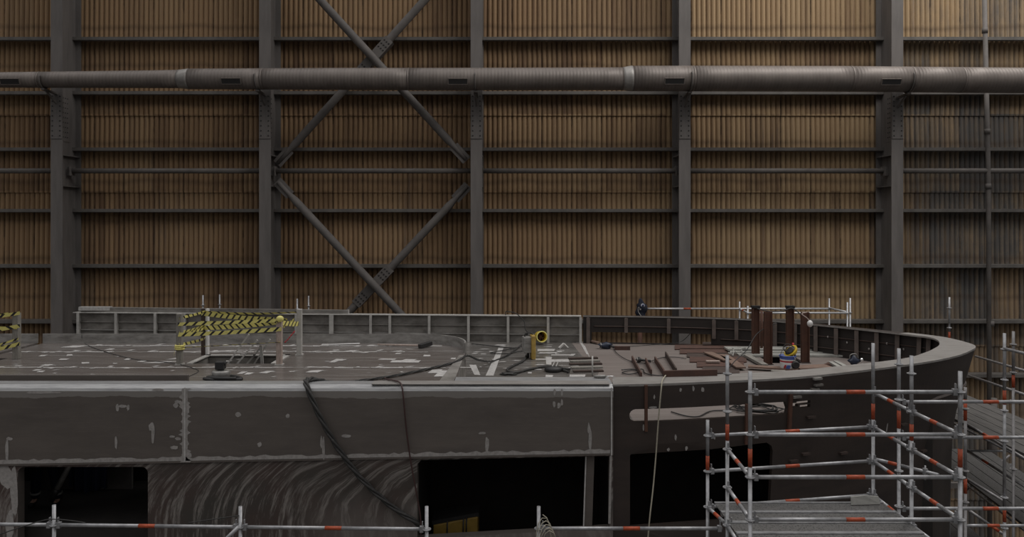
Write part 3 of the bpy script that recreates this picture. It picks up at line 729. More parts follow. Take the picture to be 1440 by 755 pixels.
k.build('filler_patch', M['patch'], ship)

# ------------------------------------------------------------------ small things on the decks
def hose(name, pts, r, m, lab, cat='hose', sub=8, n=8, strands=1, group=None, rr=None):
    P = spline(pts, sub); mb = MB()
    RR = [(rr if rr and i < len(P)*.56 else r) for i in range(len(P))]
    if strands == 1: mb.sweep(P, r, n)
    else:
        L = 0
        for k in range(strands):
            Q = []; L = 0
            for i, p in enumerate(P):
                if i: L += (p-P[i-1]).length
                a = 2*math.pi*k/strands+L*7
                t = (P[min(i+1, len(P)-1)]-P[max(i-1, 0)]).normalized(); s = t.cross(Vector((.2,.9,.3))).normalized(); u_ = s.cross(t)
                Q.append(p+(s*math.cos(a)+u_*math.sin(a))*RR[i]*1.05)
            mb.sweep(Q, RR, n)
    return tag(mb.build(name, m, origin=P[0]), lab, cat, group)
zr_, zl_ = ZD+.03, ZL+.03
hose('hose_bundle', [W(742,466,20.45), on(737,481,zl_), on(725,491,zl_), on(712,500,zl_), on(692,508,zl_), W(673,506,16.2), W(657,500,14.4), on(640,509,zr_), on(600,519,zr_), on(550,529,zr_), V(-2.6,12.06,-2.58), V(-2.95,12.05,-2.58), V(-3.2,11.95,-2.52), V(-3.24,11.74,-2.50), W(433,547,11.58), W(450,586,11.56), W(476,631,11.58), W(511,676,11.6), W(551,712,11.62), W(583,733,11.6), W(596,744,11.75)], .022, M['hose'], 'thick twisted black hose bundle hanging from the deck edge across the grey ship side', strands=3, sub=14, rr=.012)
hose('thin_cable', [on(541,531,ZD+.02), V(-2.02,12.0,-2.525), V(-1.86,11.85,-2.52), V(-1.74,11.68,-2.53), W(567,556,11.6), W(571,600,11.6), W(577,645,11.6), W(585,690,11.6), W(591,725,11.6), W(592,752,11.62)], .013, M['redcable'], 'thin dark red cable hanging from the deck edge down to the black window hole', 'cable')
hose('rope', [V(2.6,12.5,-2.53), V(2.4,11.9,-2.52), W(930,545,11.66), W(926,590,11.62), W(922,645,11.6), W(918,690,11.5), W(914,725,11.4), W(910,770,11.35)], .011, M['rope'], 'pale rope hanging over the bow edge down past the black opening', 'rope')
hose('black_hose', [on(741,499,zl_), on(736,507,zl_), on(722,514,zl_), on(713,520,zl_), on(724,524,zl_), on(745,519,zl_), on(770,515,zl_), on(790,520,zl_), on(800,523,zl_)], .028, M['hose'], 'black hose looping from the yellow case to the flat black tool on the lower deck')
hose('black_cable', [on(663,483,zl_), on(690,486,zl_), on(720,489,zl_), on(735,487,zl_), on(710,492,zl_), on(690,496,zl_), on(712,497,zl_), on(735,493,zl_)], .013, M['hose'], 'thin black cable looped on the lower deck left of the yellow case', 'cable')
hose('tool_cable', [on(862,489,zl_), on(868,497,zl_), on(880,505,zl_), on(893,509,zl_), on(905,511,zl_), on(930,503,zl_), on(948,502,zl_), on(965,504,zl_)], .009, M['black'], 'thin black cable trailing from the dark tool over the flat bars on the foredeck', 'cable')
hose('coiled_cable', [on(874,520,zl_), on(890,519,zl_), on(898,523,zl_), on(885,526,zl_), on(875,524,zl_), on(885,521,zl_), on(903,519,zl_), on(908,525,zl_), on(928,528,zl_), on(945,524,zl_), on(962,523,zl_), on(975,527,zl_)], .012, M['black'], 'loose black cable coils on the foredeck near the rim end', 'cable')
hose('bow_cable', [on(866,488,zl_), on(900,486,zl_), on(940,483,zl_), on(960,479,zl_), W(975,462,20.1), W(977,450,20.1), V(5.0,20.0,-2.58)], .009, M['hose'], 'thin cable running along the far foredeck and up the bulwark', 'cable')
hose('deck_cable', [on(115,470.5,-2.38), on(116,480,zr_-.02), on(125,486,zr_-.02), on(150,495,zr_-.02), on(190,505,zr_-.02), on(240,510,zr_-.02), on(270,517,zr_-.02), on(279,522,zr_-.02), on(264,530,zr_-.02)], .006, M['hose'], 'thin dark cable snaking over the raised deck at left', 'cable')
hose('post_cable', [V(6.15,17.35,-2.35), W(1066,468,17.3), W(1050,492,17.0), W(1034,507,16.6), on(1022,520,zl_), on(1000,526,zl_), on(975,523,zl_)], .011, M['hose'], 'dark cable slung from the brown posts down to the foredeck', 'cable')
hose('bulwark_cable', [V(.9,20.5,-3.2), W(741,466,20.35), W(737,452,20.4), W(726,441,20.42), W(716,438.5,20.45), W(711,440,20.6), V(-.15,20.75,-3.0)], .012, M['hose'], 'thin cable looping over the top of the far bulwark above the yellow case', 'cable')
# cables lying on the lower deck, seen through the rounded slot
P = []
for k in range(50):
    a = k*.62; rr = .30+.05*math.sin(k*1.7); P.append(V(4.27+rr*1.15*math.cos(a)+.1*math.sin(k), 13.05+rr*.9*math.sin(a), ZL+.02+.0012*k))
tag(MB().sweep(P, .011, 6).build('cable_coil', M['black'], origin=V(4.27,13.05,ZL)), 'coil of black cable lying inside the rounded slot of the bow', 'cable')
hose('slot_cable', [V(2.75,12.9,-3.28), V(2.95,12.62,-3.28), V(3.15,12.6,-3.28), V(3.45,12.95,-3.28), V(3.8,13.0,-3.28)], .011, M['black'], 'thin black cable lying inside the rounded slot left of the coil', 'cable')
# dust extractor like tool at the deck edge
c = V((311-720)*12.3/F, 12.3, ZD)
t = thing('power_tool', 'squat grey power tool with black head on the deck edge before the taped hatch', 'tool', c)
MB().sweep([c+Vector((0,0,.03)), c+Vector((0,0,.05)), c+Vector((0,0,.14)), c+Vector((0,0,.16))], [.12,.14,.15,.13], 20).build('body', M['greytool'], t)
MB().box(c+Vector((-.01,0,.24)), (.14,.14,.13)).tube(c+Vector((-.09,0,.27)), c+Vector((.08,0,.27)), .035, 10).build('motor_head', M['black'], t, bevel=.015)
MB().tube(c+Vector((0,0,.15)), c+Vector((0,0,.2)), .05, 12).build('neck', M['black'], t)
q = MB(); q.sweep(spline([c+Vector(p) for p in ((-.24,-.1,.04),(-.1,-.16,.035),(.1,-.14,.03),(.36,-.1,.03),(.2,.1,.03),(-.05,.16,.03),(-.22,.05,.03),(-.16,-.1,.055),(.05,-.18,.06),(.3,-.14,.05))], 6), .03, 8); q.build('hose_loop', M['black'], t)
# broom
a_, b_ = on(531,484.5,ZD+.03), on(597,486,ZD+.05)
t = thing('broom', 'broom with pale wooden handle and black head lying on the raised deck by the edging', 'broom', a_)
MB().tube(a_, b_, .018, 8).build('handle', M['pinkwood'], t)
MB().bar(b_+Vector((-.10,-.05,-.01)), b_+Vector((.12,.16,.03)), .10, .09).build('broom_head', M['black'], t, bevel=.01)
a_, b_ = on(463,484.5,ZD+.02), on(506,483,ZD+.02)
tag(MB().tube(a_, b_, .014, 8).build('thin_rod', M['white'], origin=a_), 'thin pale rod lying on the raised deck left of the broom', 'rod')
# yellow case
c = on(746,504,ZL); c.z = HC+ZL
t = thing('equipment_case', 'upright yellow and grey equipment case standing on the lower deck', 'machine', c)
rz = Matrix.Rotation(math.radians(-50), 3, 'Z')
MB().box(c+Vector((.055,-.05,.29)), (.10,.30,.57), 0, Matrix.Rotation(math.radians(8),3,'Z')).build('yellow_edge', M['ochre'], t, bevel=.02)
MB().box(c+Vector((-.09,.0,.34)), (.20,.26,.38), 0, Matrix.Rotation(math.radians(8),3,'Z')).build('body', M['coaming'], t, bevel=.02)['label'] = 'grey body'
MB().sweep(spline([c+Vector(p) for p in ((-.14,0,.52),(-.12,0,.60),(.0,0,.62),(.06,0,.57))], 6), .014, 8).build('carry_handle', M['black'], t)
MB().tube(c+Vector((-.06,-.02,.02)), c+Vector((-.06,-.02,.22)), .03, 10).build('socket', M['black'], t)
# yellow blower
c = W(762,473.5,20.0)
t = thing('duct_fan', 'round yellow duct fan with open end lying by the far bulwark', 'fan', c)
R_ = .148; ax = Vector((.25,-1,.12)).normalized(); q = MB(); P0 = c-ax*.02; n_ = 28
q.lathe(P0, ax, [(-.26,R_*.8),(-.22,R_*.96),(.02,R_*.98),(.03,R_),(.02,R_*.86),(-.2,R_*.82)], n_)
q.build('casing', M['yellow'], t)
MB().ring(P0+ax*.03, ax, R_*.95, .014, 28, 8).build('rim', M['tapeyellow'], t)
q = MB(); q.ball(P0-ax*.12, .05, 10, 8)
q.build('hub', M['rust'], t)
for k in range(5):
    a = 2*math.pi*k/5; s = ax.cross(Vector((0,0,1))).normalized(); u_ = s.cross(ax); d = s*math.cos(a)+u_*math.sin(a)
    MB().bar(P0-ax*.12+d*.03, P0-ax*.12+d*.115, .06, .008, (ax+d.cross(ax)*.8).normalized()).build('fan_blade', M['rust'], t)
MB().sweep([P0-ax*.26, P0-ax*.255], [R_*.8, .02], 20).build('back_plate', M['rustdark'], t)
# flat black tool
c = on(778,522,ZL)
t = thing('sanding_tool', 'flat round black tool lying on the lower deck at the end of the black hose', 'tool', c)
MB().sweep([c, c+Vector((0,0,.03)), c+Vector((0,0,.09)), c+Vector((0,0,.12))], [.17,.20,.19,.06], 22).build('body', M['black'], t)
MB().tube(c+Vector((.15,-.02,.07)), c+Vector((.38,-.03,.05)), .03, 10).build('grip', M['hose'], t)
for dx in (-.02, .06): MB().bar(c+Vector((dx,-.02,.11)), c+Vector((dx+.05,.05,.19)), .02, .02).build('lever', M['post'], t)
def lump(name, c, w_, h_, d_, m, lab, cat, seed, handle=None, hm='black'):
    t = thing(name, lab, cat, c); rnd = random.Random(seed); ph = [rnd.uniform(0,6) for _ in range(4)]
    fn = lambda d, q: Vector((q.x*(1+.25*math.sin(5*d.z+ph[0])), q.y*(1+.3*math.sin(6*d.x+ph[1])), max(-h_/2, q.z*(1+.2*math.sin(4*d.x+ph[2])))))
    MB().ball(c+Vector((0,0,h_/2)), (w_/2,d_/2,h_/2), 16, 10, 0, fn).build('body', m, t)
    if handle:
        MB().tube(c+Vector((0,0,h_*.5)), c+Vector(handle), .03, 10).build('handle', M[hm], t)
        MB().ring(c+Vector((-.3*w_,0,h_*.55)), Vector((1,0,.2)), h_*.34, .018, 14, 6).build('guard', M['greytool'], t)
    return t
lump('angle_grinder', on(697,478,ZL), .42,.13,.16, M['bluetool'], 'dark blue hand grinder lying at the foot of the far bulwark', 'tool', 1, (-.45,-.05,.06))
lump('hand_grinder', on(851,490.5,ZL), .36,.17,.17, M['bluetool'], 'dark hand grinder lying on the foredeck left of the brown bar', 'tool', 2, (.38,-.1,.05))
lump('drill', on(899,509.5,ZL), .16,.12,.12, M['black'], 'black drill lying across the upright flat bars on the foredeck', 'tool', 3, (.26,-.05,.04))
lump('cable_heap', on(715,527,ZL), .36,.06,.18, M['hose'], 'heap of black cable on the lower deck beside the rim', 'cable', 5)
lump('work_light', on(1201,515,ZL), .24,.24,.18, M['bluetool'], 'dark blue work light with shiny lens on the bow deck behind the rim', 'lamp', 4)
L_ = bpy.data.objects['work_light']; c = Vector(L_['_o'])
MB().ball(c+Vector((.15,-.05,.16)), .04, 10, 8).build('lens', M['lens'], L_)
MB().sweep(spline([c+Vector(p) for p in ((-.1,0,.16),(-.08,0,.26),(.04,0,.28),(.1,0,.18))], 5), .012, 8).build('carry_handle', M['greytool'], L_)
MB().bar(c+Vector((.1,-.02,.02)), c+Vector((.2,-.05,.05)), .05, .05).build('foot', M['white'], L_)
# angle bracket, rods, bars
c = on(792,489,ZL); q = MB()
q.bar(on(786,489.5,ZL+.02), on(793,483,ZL+.12), .05, .04); q.bar(on(793,483,ZL+.12), on(799,489,ZL+.02), .05, .02)
tag(q.build('angle_bracket', M['post'], origin=c), 'bent silver angle bracket on the lower deck behind the flat bars', 'bracket')
a_ = on(834,529,ZL); a_ = V(1.33,12.35,ZR); 
tag(MB().tube(a_, a_+Vector((0,0,.33)), .014, 8).build('thin_post', M['post'], origin=a_), 'thin upright metal rod standing on the side rim', 'rod')
a_ = V((836-720)*12.1/F,12.18,ZR+.03); t = thing('air_chisel', 'slim silver hand tool lying on the side rim beside the thin rod', 'tool', a_)
MB().sweep([a_, a_+Vector((.08,0,0)), a_+Vector((.18,0,0)), a_+Vector((.2,0,0))], [.022,.028,.028,.012], 10).build('body', M['greytool'], t)
MB().tube(a_+Vector((.2,0,0)), a_+Vector((.34,.02,0)), .009, 8).build('bit', M['lens'], t)
rows_ = [(503,800,840),(507,802,843),(511,801,846),(516,803,847),(521,806,848)]
for i, (py, xa, xb) in enumerate(rows_):
    a_, b_ = on(xa,py+1,ZL+.02), on(xb,py,ZL+.02)
    tag(MB().bar(a_, b_, .13, .035).build('flat_bar', M['greywood'] if i % 2 else M['rustdark'], origin=a_), ['farthest','second farthest','middle','second nearest','nearest'][i]+' of five short flat bars laid side by side on the lower deck', 'bar', 'short flat bars')
for i, (p0, p1) in enumerate([((889,504),(902,528)),((908,507),(916,524)),((921,505),(935,526)),((936,498),(951,522))]):
    a_, b_ = on(*p0,ZL+.065), on(*p1,ZL+.065)
    tag(MB().bar(a_, b_, .03, .13).build('upright_bar', M['rust'] if i < 3 else M['rustdark'], origin=a_), ['leftmost','second from left','third from left','rightmost'][i]+' of four brown flat bars set on edge on the foredeck', 'bar', 'bars on edge')
a_, b_ = on(864,489.5,ZL+.05), on(886,489.5,ZL+.05); tag(MB().bar(a_, b_, .05, .10).build('brown_bar', M['rust'], origin=a_), 'short brown bar lying just right of the dark hand grinder', 'bar')
a_, b_ = on(825,478,ZL+.05), on(842,482,ZL+.05); tag(MB().bar(a_, b_, .09, .04).build('wood_strip', M['wood'], origin=a_), 'thin reddish wood strip lying left of the dark hand grinder', 'board')
a_, b_ = V(2.52,12.42,ZR+.045), V(3.32,12.6,ZR+.045)
a_ = W(933,530,12.3); b_ = W(1008,526.5,12.4); a_.z = b_.z = HC+ZR+.05
tag(MB().bar(a_, b_, .05, .10).build('edge_bar', M['rust'], origin=a_), 'rust brown flat bar set on edge on the pale rim', 'bar')
strakes = [(482,487,988,1075),(486,492,949,1070),(491,498,956,1068),(497.5,503,966,1056),(503,510,970,1050),(509.5,517,980,1046),(516.5,526,988,1040)]
for i, (ya, yb, xa, xb) in enumerate(strakes):
    q = MB(); q.prism([on(xa,yb,ZL+.004), on(xb,yb,ZL+.004), on(xb,ya,ZL+.004), on(xa,ya,ZL+.004)], (0,0,.025))
    tag(q.build('rust_plate', M['rust'] if i % 3 else M['rustdark'], origin=on(xa,yb,ZL)), 'rust brown deck strip with staggered end, '+['farthest','second farthest','third farthest','middle','third nearest','second nearest','nearest'][i]+' of the seven on the foredeck', 'plate', 'staggered rust strips')
for i, (p0, p1, m, lab) in enumerate([((995,495.5),(1024,507),'wood','pale brown board lying slantwise on the rust strips, left of the pair'),((1017,499),(1042,517),'wood','pale brown board lying slantwise on the rust strips, right of the pair'),((993,508),(1012,508),'pinkwood','short pale batten lying on the rust strips'),((1052,515),(1122,519),'wood','long brown plank lying in front of the brown posts'),((1085,522),(1105,522),'greywood','short grey plank stub lying beside the white paint bucket'),((1119,517),(1165,515),'wood','wide brown plank right of the white paint bucket'),((1168,509),(1182,517),'paleplank','left of two short pale strips near the work light'),((1175,508),(1190,516),'paleplank','right of two short pale strips near the work light')]):
    a_, b_ = on(*p0,ZL+.07), on(*p1,ZL+.07); wd = .22 if i in (0,1,3) else (.35 if i == 5 else .1)
    tag(MB().bar(a_, b_, wd, .035).build('board', M[m], origin=a_), lab, 'board', 'loose boards')
tag(lump('rag', on(1164,516,ZL), .16,.10,.12, M['rust'], 'small crumpled brown rag on the foredeck plank', 'rag', 8), 'small crumpled brown rag on the foredeck plank', 'rag')
# stack of pale planks
for i, (ya, yb, xa, xb, h) in enumerate([(487,491,1024,1187,.11),(491,495,1030,1196,.07),(495,499.5,1040,1203,.05)]):
    q = MB(); z0 = ZL+h; q.prism([on(xa,yb,z0), on(xb,yb,z0), on(xb-8,ya,z0), on(xa-6,ya,z0)], (0,0,-.045))
    if i == 0:
        for k in range(26): 
            p = on(1024+random.uniform(-4,26), 491+random.uniform(-3,6), z0); q.bar(p, p+Vector((random.uniform(-.05,.12),random.uniform(-.12,.02),random.uniform(-.12,.02))), .03, .02)
    tag(q.build('long_plank', M['paleplank'], origin=on(xa,yb,ZL)), ['farthest long pale plank with frayed left end','middle long pale plank','nearest long pale plank'][i]+' of the stack behind the brown posts', 'plank', 'long pale planks')
# brown posts round the bow hatch, with head beams
for i, (x, y, pt, pb) in enumerate([(5.93,17.30,438,512),(6.02,18.45,432,500),(6.87,18.45,432,500),(6.87,17.5,439,510)]):
    base = V(x, y, ZL); top = HC-(pt-HY)*y/F
    t = thing('steel_post', ['near left','far left','far right','near right'][i]+' brown steel post standing round the dark foredeck hatch', 'post', base, 'brown hatch posts')
    wd = .17; h = top-base.z
    q = MB(); q.bb(base+Vector((-wd/2,-.06,0)), base+Vector((-wd/2+.02,.06,h))); q.bb(base+Vector((wd/2-.02,-.06,0)), base+Vector((wd/2,.06,h))); q.bb(base+Vector((-wd/2,-.008,0)), base+Vector((wd/2,.008,h)))
    q.build('post_section', M['rustpost'], t)
    MB().bb(base+Vector((-wd/2-.02,-.08,0)), base+Vector((wd/2+.02,.08,.015))).build('foot_plate', M['rustdark'], t)
    if i in (1, 2): MB().box(base+Vector((0,0,h+.01)), (wd+.03,.12,.06)).build('tape_wrap', M['black'], t)
hose('head_cable', [V(6.02,18.35,-2.13), V(6.3,18.3,-2.19), V(6.6,18.3,-2.19), V(6.87,18.3,-2.12), V(6.95,17.9,-2.25), V(6.9,17.55,-2.3)], .014, M['black'], 'black cable strung between the tops of the brown posts', 'cable')
a_, b_ = on(1050,500,ZL+.06), on(1076,514,ZL+.06); tag(MB().bar(a_, b_, .14, .06).build('grey_beam', M['greywood'], origin=a_), 'short grey beam lying slantwise left of the dark foredeck hatch', 'beam')
a_ = W(1071,470,18.9); tag(MB().tube(V(a_.x, 18.9, ZL), V(a_.x, 18.9, -2.2), .035, 10).build('orange_tube', [M['rustpost']], origin=V(a_.x,18.9,ZL)), 'slim rust orange tube standing behind the left brown posts', 'tube')
c = W(1139,455,17.3)
t = thing('work_lamp', 'white globe work lamp hung from the near right brown post', 'lamp', c)
MB().ball(c, (.065,.065,.08), 14, 10).build('globe', M['white'], t)
MB().sweep(spline([c+Vector((0,0,.06)), c+Vector((-.08,.02,.14)), c+Vector((-.17,.05,.22)), V(6.87,17.38,-2.10)], 6), .012, 8).build('cable', M['pinkwood'], t)
# paint bucket, helmet, bottle, glove
c = on(1107.5,521,ZL); c = V((1107.5-720)*16.5/F, 16.5, ZL+.04)
t = thing('paint_bucket', 'white and blue paint bucket standing on the foredeck behind the rim', 'bucket', c)
R1 = .17
q = MB(); q.lathe(c, (0,0,1), [(0,.01),(0,R1*.9),(.02,R1*.92),(.175,R1*.95),(.21,R1*.95),(.24,R1*.97),(.31,R1),(.31,R1*.93),(.05,R1*.86),(.04,.01)], 28, [0,0,0,2,0,1,1,1,1])
for k, mi in ((-2.0,1),(-1.75,1),(-1.2,3),(-2.3,2)):
    for j in range(2): q.box(c+Vector((R1*.94*math.cos(k+.1*j), R1*.94*math.sin(k+.1*j), .07+.03*j)), (.03,.03,.05), mi)
q.build('body', [M['white'], M['blue'], M['red'], M['greytool']], t)
MB().ring(c+Vector((0,0,.305)), (0,0,1), R1, .012, 28, 8).build('rim', M['blue'], t)
q = MB(); P = [c+Vector((R1*1.0*math.cos(a), -.02-.06*math.sin(a), .30+.22*math.sin(a))) for a in [math.pi*i/14 for i in range(15)]]
MB().sweep(P, .007, 6).build('bail_handle', M['greytool'], t)
h = c+Vector((.06,.0,.42)); t = thing('safety_helmet', 'yellow safety helmet tipped up in the top of the paint bucket', 'helmet', h)
rot = Matrix.Rotation(math.radians(-42), 3, 'Y') @ Matrix.Rotation(math.radians(14), 3, 'X')
q = MB(); q.ball(h, (.165,.135,.135), 20, 12, 0, lambda d, p: rot @ Vector((p.x, p.y, -p.z if p.z > 0 else p.z*.05-.0)))
q.build('shell', M['yellow'], t)
q = MB(); q.ball(h+rot@Vector((0,0,.012)), (.125,.105,.012), 18, 6, 0, lambda d, p: rot @ p); q.build('lining', M['black'], t)
q = MB()
for a in range(3): q.sweep([h+rot@Vector((.1*math.cos(b+a*1.05), .1*math.sin(b+a*1.05), .03+.1*math.sin((b)/1))) for b in [math.pi*i/8 for i in range(9)]], .009, 6)
q.build('harness', M['hose'], t)
b_ = c+Vector((.16,.10,0)); t = thing('spray_bottle', 'slim blue bottle standing close behind the paint bucket', 'bottle', b_)
MB().sweep([b_, b_+Vector((0,0,.02)), b_+Vector((0,0,.38)), b_+Vector((0,0,.44)), b_+Vector((0,0,.48))], [.045,.05,.05,.03,.02], 16).build('body', M['blue'], t)
MB().tube(b_+Vector((0,0,.48)), b_+Vector((0,0,.57)), .022, 12).build('cap', M['red'], t)
g_ = c+Vector((.115,-.165,.13)); t = thing('grinding_disc', 'dark round disc hung on the right front of the paint bucket', 'disc', g_)
q = MB(); q.sweep([g_+Vector((0,.015,0)), g_, g_+Vector((0,-.02,0))], [.09,.092,.06], 20); q.ring(g_+Vector((0,-.01,0)), (0,1,0), .06, .015, 18, 6); q.build('disc', M['black'], t)
MB().sweep(spline([g_+Vector((0,0,.08)), g_+Vector((-.01,.01,.14)), g_+Vector((-.03,.05,.19))], 5), .01, 6).build('hook', M['greytool'], t)

# ------------------------------------------------------------------ barrier of posts and tape round the hatch
BP = [(-6.06,13.62,441,'greywood','near left grey timber post of the taped barrier'),(-6.0,14.60,434,'greywood','far left post of the taped barrier, dark with a white side'),(-4.15,14.58,434.5,'post','far right grey metal post of the taped barrier'),(-4.23,13.58,446,'pinkwood','near right pinkish timber post of the taped barrier')]
for i, (x, y, pt, m, lab) in enumerate(BP):
    top = HC-(pt-HY)*y/F; b0 = V(x, y, ZD); wd = .095
    if i == 1:
        t = thing('barrier_post', lab, 'post', b0, 'taped barrier posts')
        MB().bb(b0+Vector((-.06,-.05,0)), b0+Vector((.025,.05,top-b0.z))).build('dark_timber', M['rustdark'], t)
        MB().bb(b0+Vector((.027,-.05,0)), b0+Vector((.065,.05,top-b0.z))).build('white_strip', M['white'], t)
    else:
        t = thing('barrier_post', lab, 'post', b0, 'taped barrier posts')
        MB().bb(b0+Vector((-wd/2,-wd/2,0)), b0+Vector((wd/2,wd/2,top-b0.z))).build('upright', M[m], t, bevel=.006)
        MB().bb(b0+Vector((-wd/2-.02,-wd/2-.02,0)), b0+Vector((wd/2+.02,wd/2+.02,.02))).build('foot', M['post'], t)
def ribbon(mb, a, b, wd, sag=.02, tw0=0, tw1=0, per=.21, ph=0, slope=None):
    slope = slope or random.choice((-1.1, 1.1))
    a, b = Vector(a), Vector(b); L = (b-a).length; n = max(6, int(L/.03)); d = (b-a).normalized(); nrm = d.cross(Vector((0,0,1))).normalized()
    def pt(s, v):
        k = s/L; c = a.lerp(b, k)-Vector((0,0,sag*4*k*(1-k))); tw = tw0+(tw1-tw0)*k
        u_ = Vector((0,0,1))*math.cos(tw)+nrm*math.sin(tw); return c+u_*v*wd/2
    s = -per; i = 0
    cuts = []
    while s < L:
        cuts.append((s+ph, s+ph+per*.68, 0)); cuts.append((s+ph+per*.68, s+ph+per, 1)); s += per
    for s0, s1, mi in cuts:
        m = max(1, int((s1-s0)/.03))
        for k in range(m):
            q0, q1 = s0+(s1-s0)*k/m, s0+(s1-s0)*(k+1)/m
            P = []
            for q, v in ((q0,-1),(q1,-1),(q1,1),(q0,1)): P.append(pt(min(max(q+slope*wd*.5*v, 0), L), v))
            mb.poly(P, mi)
tp = thing('barrier_tape', 'yellow and black barrier tape wound round the four posts of the deck hatch', 'tape', V(-5.2,14,ZD))
TA = lambda px, py, Y: W(px, py, Y)
YA, YB, YC, YDd = 13.56, 14.53, 14.52, 13.52
tapes = [((250,456),YA,(395,450.5),YDd,.062,.0,0,0),((250,470.5),YA,(396,462.5),YDd,.072,.01,0,0),((252,489),YA,(394,481),YDd,.028,.0,.9,1.1),
         ((283,440.5),YB,(386,449),YDd,.085,.02,.1,.3),((284,461),YB,(389,453),YDd,.085,.02,0,.2),((285,438.5),YB,(417,439),YC,.055,.03,.4,.9),((282,453),YB,(404,449),YC,.05,.02,.2,.5),
         ((252,447),YA,(288,438),YB,.05,.01,0,.3),((252,468),YA,(288,458),YB,.06,.01,.1,.4),((252,485),YA,(288,476),YB,.06,.01,0,.5),((253,471),YA,(288,462),YB,.05,0,.3,0),
         ((391,452),YDd,(420,455),YC,.09,.02,0,0),((392,463),YDd,(414,449),YC,.06,.01,.3,.1)]
for p0, y0, p1, y1, wd, sag, t0, t1 in tapes:
    mb = MB(); ribbon(mb, TA(*p0,y0), TA(*p1,y1), wd, sag, t0, t1, .168, random.uniform(0,.16)); mb.build('tape_strand', [M['tapeyellow'], M['tapeblack']], tp, fix=False)
q = MB(); c0 = V(-6.06,13.62,0); c0.z = HC-(489-HY)*13.6/F
for k in range(3): q.ring(c0+Vector((0,0,-.02+.03*k)), (random.uniform(-.1,.1),0,1), .075, .016, 14, 6)
mb = MB(); ribbon(mb, c0+Vector((-.05,-.07,0)), c0+Vector((-.10,-.07,-.24)), .07, 0, .2, .6, .215, .05); mb.build('tape_tail', [M['tapeyellow'], M['tapeblack']], tp, fix=False)
q.build('tape_knot', M['tapeyellow'], tp)
c0 = V(-4.23,13.56,0); c0.z = HC-(448-HY)*13.56/F
MB().ball(c0+Vector((.03,-.04,0)), (.07,.05,.06), 10, 8).build('tape_knot', M['tapeyellow'], tp)
q = MB(); a_ = W(412,468,14.4); q.sweep(spline([W(415,465,14.5), W(409,472,14.45), W(405,477,14.42), W(400,482,14.4)], 5), [.014 if i % 3 else .006 for i in range(16)], 8)
tag(q.build('red_ribbon', M['red'], origin=a_), 'short red ribbon tied near the far right barrier post', 'ribbon')
# ladder rails leaning out of the hatch
t = thing('hatch_ladder', 'grey metal stair rails leaning out of the taped deck hatch', 'ladder', V(-5.1,14,ZD))
for p0, y0, p1, y1 in [((314,520),13.8,(350,470),13.9),((326,520),13.8,(362,478),13.9),((340,520),14.35,(368,487),14.4),((352,520),14.35,(380,477),14.4)]:
    MB().bar(W(*p0,y0), W(*p1,y1), .05, .03).build('stair_rail', M['post'], t)
MB().bar(W(367,486,14.2), W(369,516,14.2), .055, .03, Vector((0,1,0))).build('stair_post', M['post'], t)
for k in range(3): MB().bar(W(330+12*k,512-14*k,13.85), W(344+12*k,512-14*k,14.38), .12, .02).build('tread', M['greytool'], t)
# left barrier
b0 = V((23.5-720)*14.2/F, 14.18, ZD); t = thing('barrier_post', 'single grey post of the second taped barrier at the far left edge', 'post', b0, 'taped barrier posts')
b0.x = (23.5-720)*14.18/F
MB().bb(b0+Vector((-.055,-.05,0)), b0+Vector((.055,.05,.87))).build('upright', M['greywood'], t, bevel=.006)
tl = thing('barrier_tape', 'yellow and black barrier tape stretched to the single post at the far left edge', 'tape', b0)
for p0, p1, wd in [((-60,450),(28,440),.065),((-60,446),(12,441),.05),((-60,470),(28,458),.07),((-60,456),(24,461),.05),((-60,502),(28,483),.07),((-60,492),(26,484),.05),((-60,500),(26,476),.04)]:
    mb = MB(); ribbon(mb, W(*p0,13.9), W(*p1,14.1), wd, .02, 0, .2, .2, random.uniform(0,.2)); mb.build('tape_strand', [M['tapeyellow'], M['tapeblack']], tl, fix=False)
a_, b_ = W(-30,490,14.1), W(18,428,14.3)
a_, b_ = V(-9.9,13.9,ZD-.3), V(-9.62,14.0,ZD+.55)
b1 = V(-11.6,14.0,ZD)
t = thing('barrier_post', 'leaning grey rail at the far left edge behind the tape', 'rail', V(-10.2,14.0,ZD-.3))
MB().bar(V(-10.3,14.05,ZD-.3), V(-9.75,14.15,ZD+.75), .05, .04).build('rail_bar', M['post'], t)

# ------------------------------------------------------------------ scaffolding
TR = .0242
def stube(name, a, b, parent, marks=(), r=TR, m='galv'):
    a, b = Vector(a), Vector(b); L = (b-a).length; cuts = [0]; mi = []
    for m0, m1 in sorted(marks): cuts += [m0, m1]; mi += [0, 1]
    cuts.append(L); mi.append(0); d = (b-a)/L
    mb = MB()
    for k in range(len(cuts)-1): mb.sweep([a+d*cuts[k], a+d*cuts[k+1]], r+(.0012 if mi[k] else 0), 12, mi[k])
    return mb.build(name, [M[m], M['orange']], parent)
def rosette(c, parent, m='galv'):
    q = MB(); q.sweep([c-Vector((0,0,.006)), c+Vector((0,0,.006))], .058, 16); q.sweep([c-Vector((0,0,.02)), c+Vector((0,0,.02))], .032, 12)
    return q.build('rosette', M[m], parent)
def standard(x, y, top, rings, parent, marks=((-2.88,-2.665),), m='galv', bot=-12.0, r=TR, draw=True):
    a = V(x, y, bot); mk = [(m0-bot, m1-bot) for m0, m1 in marks]
    o = stube('standard', a, V(x, y, top), parent, mk, r, m)
    for z in rings: rosette(V(x, y, z), o, m)
    return o
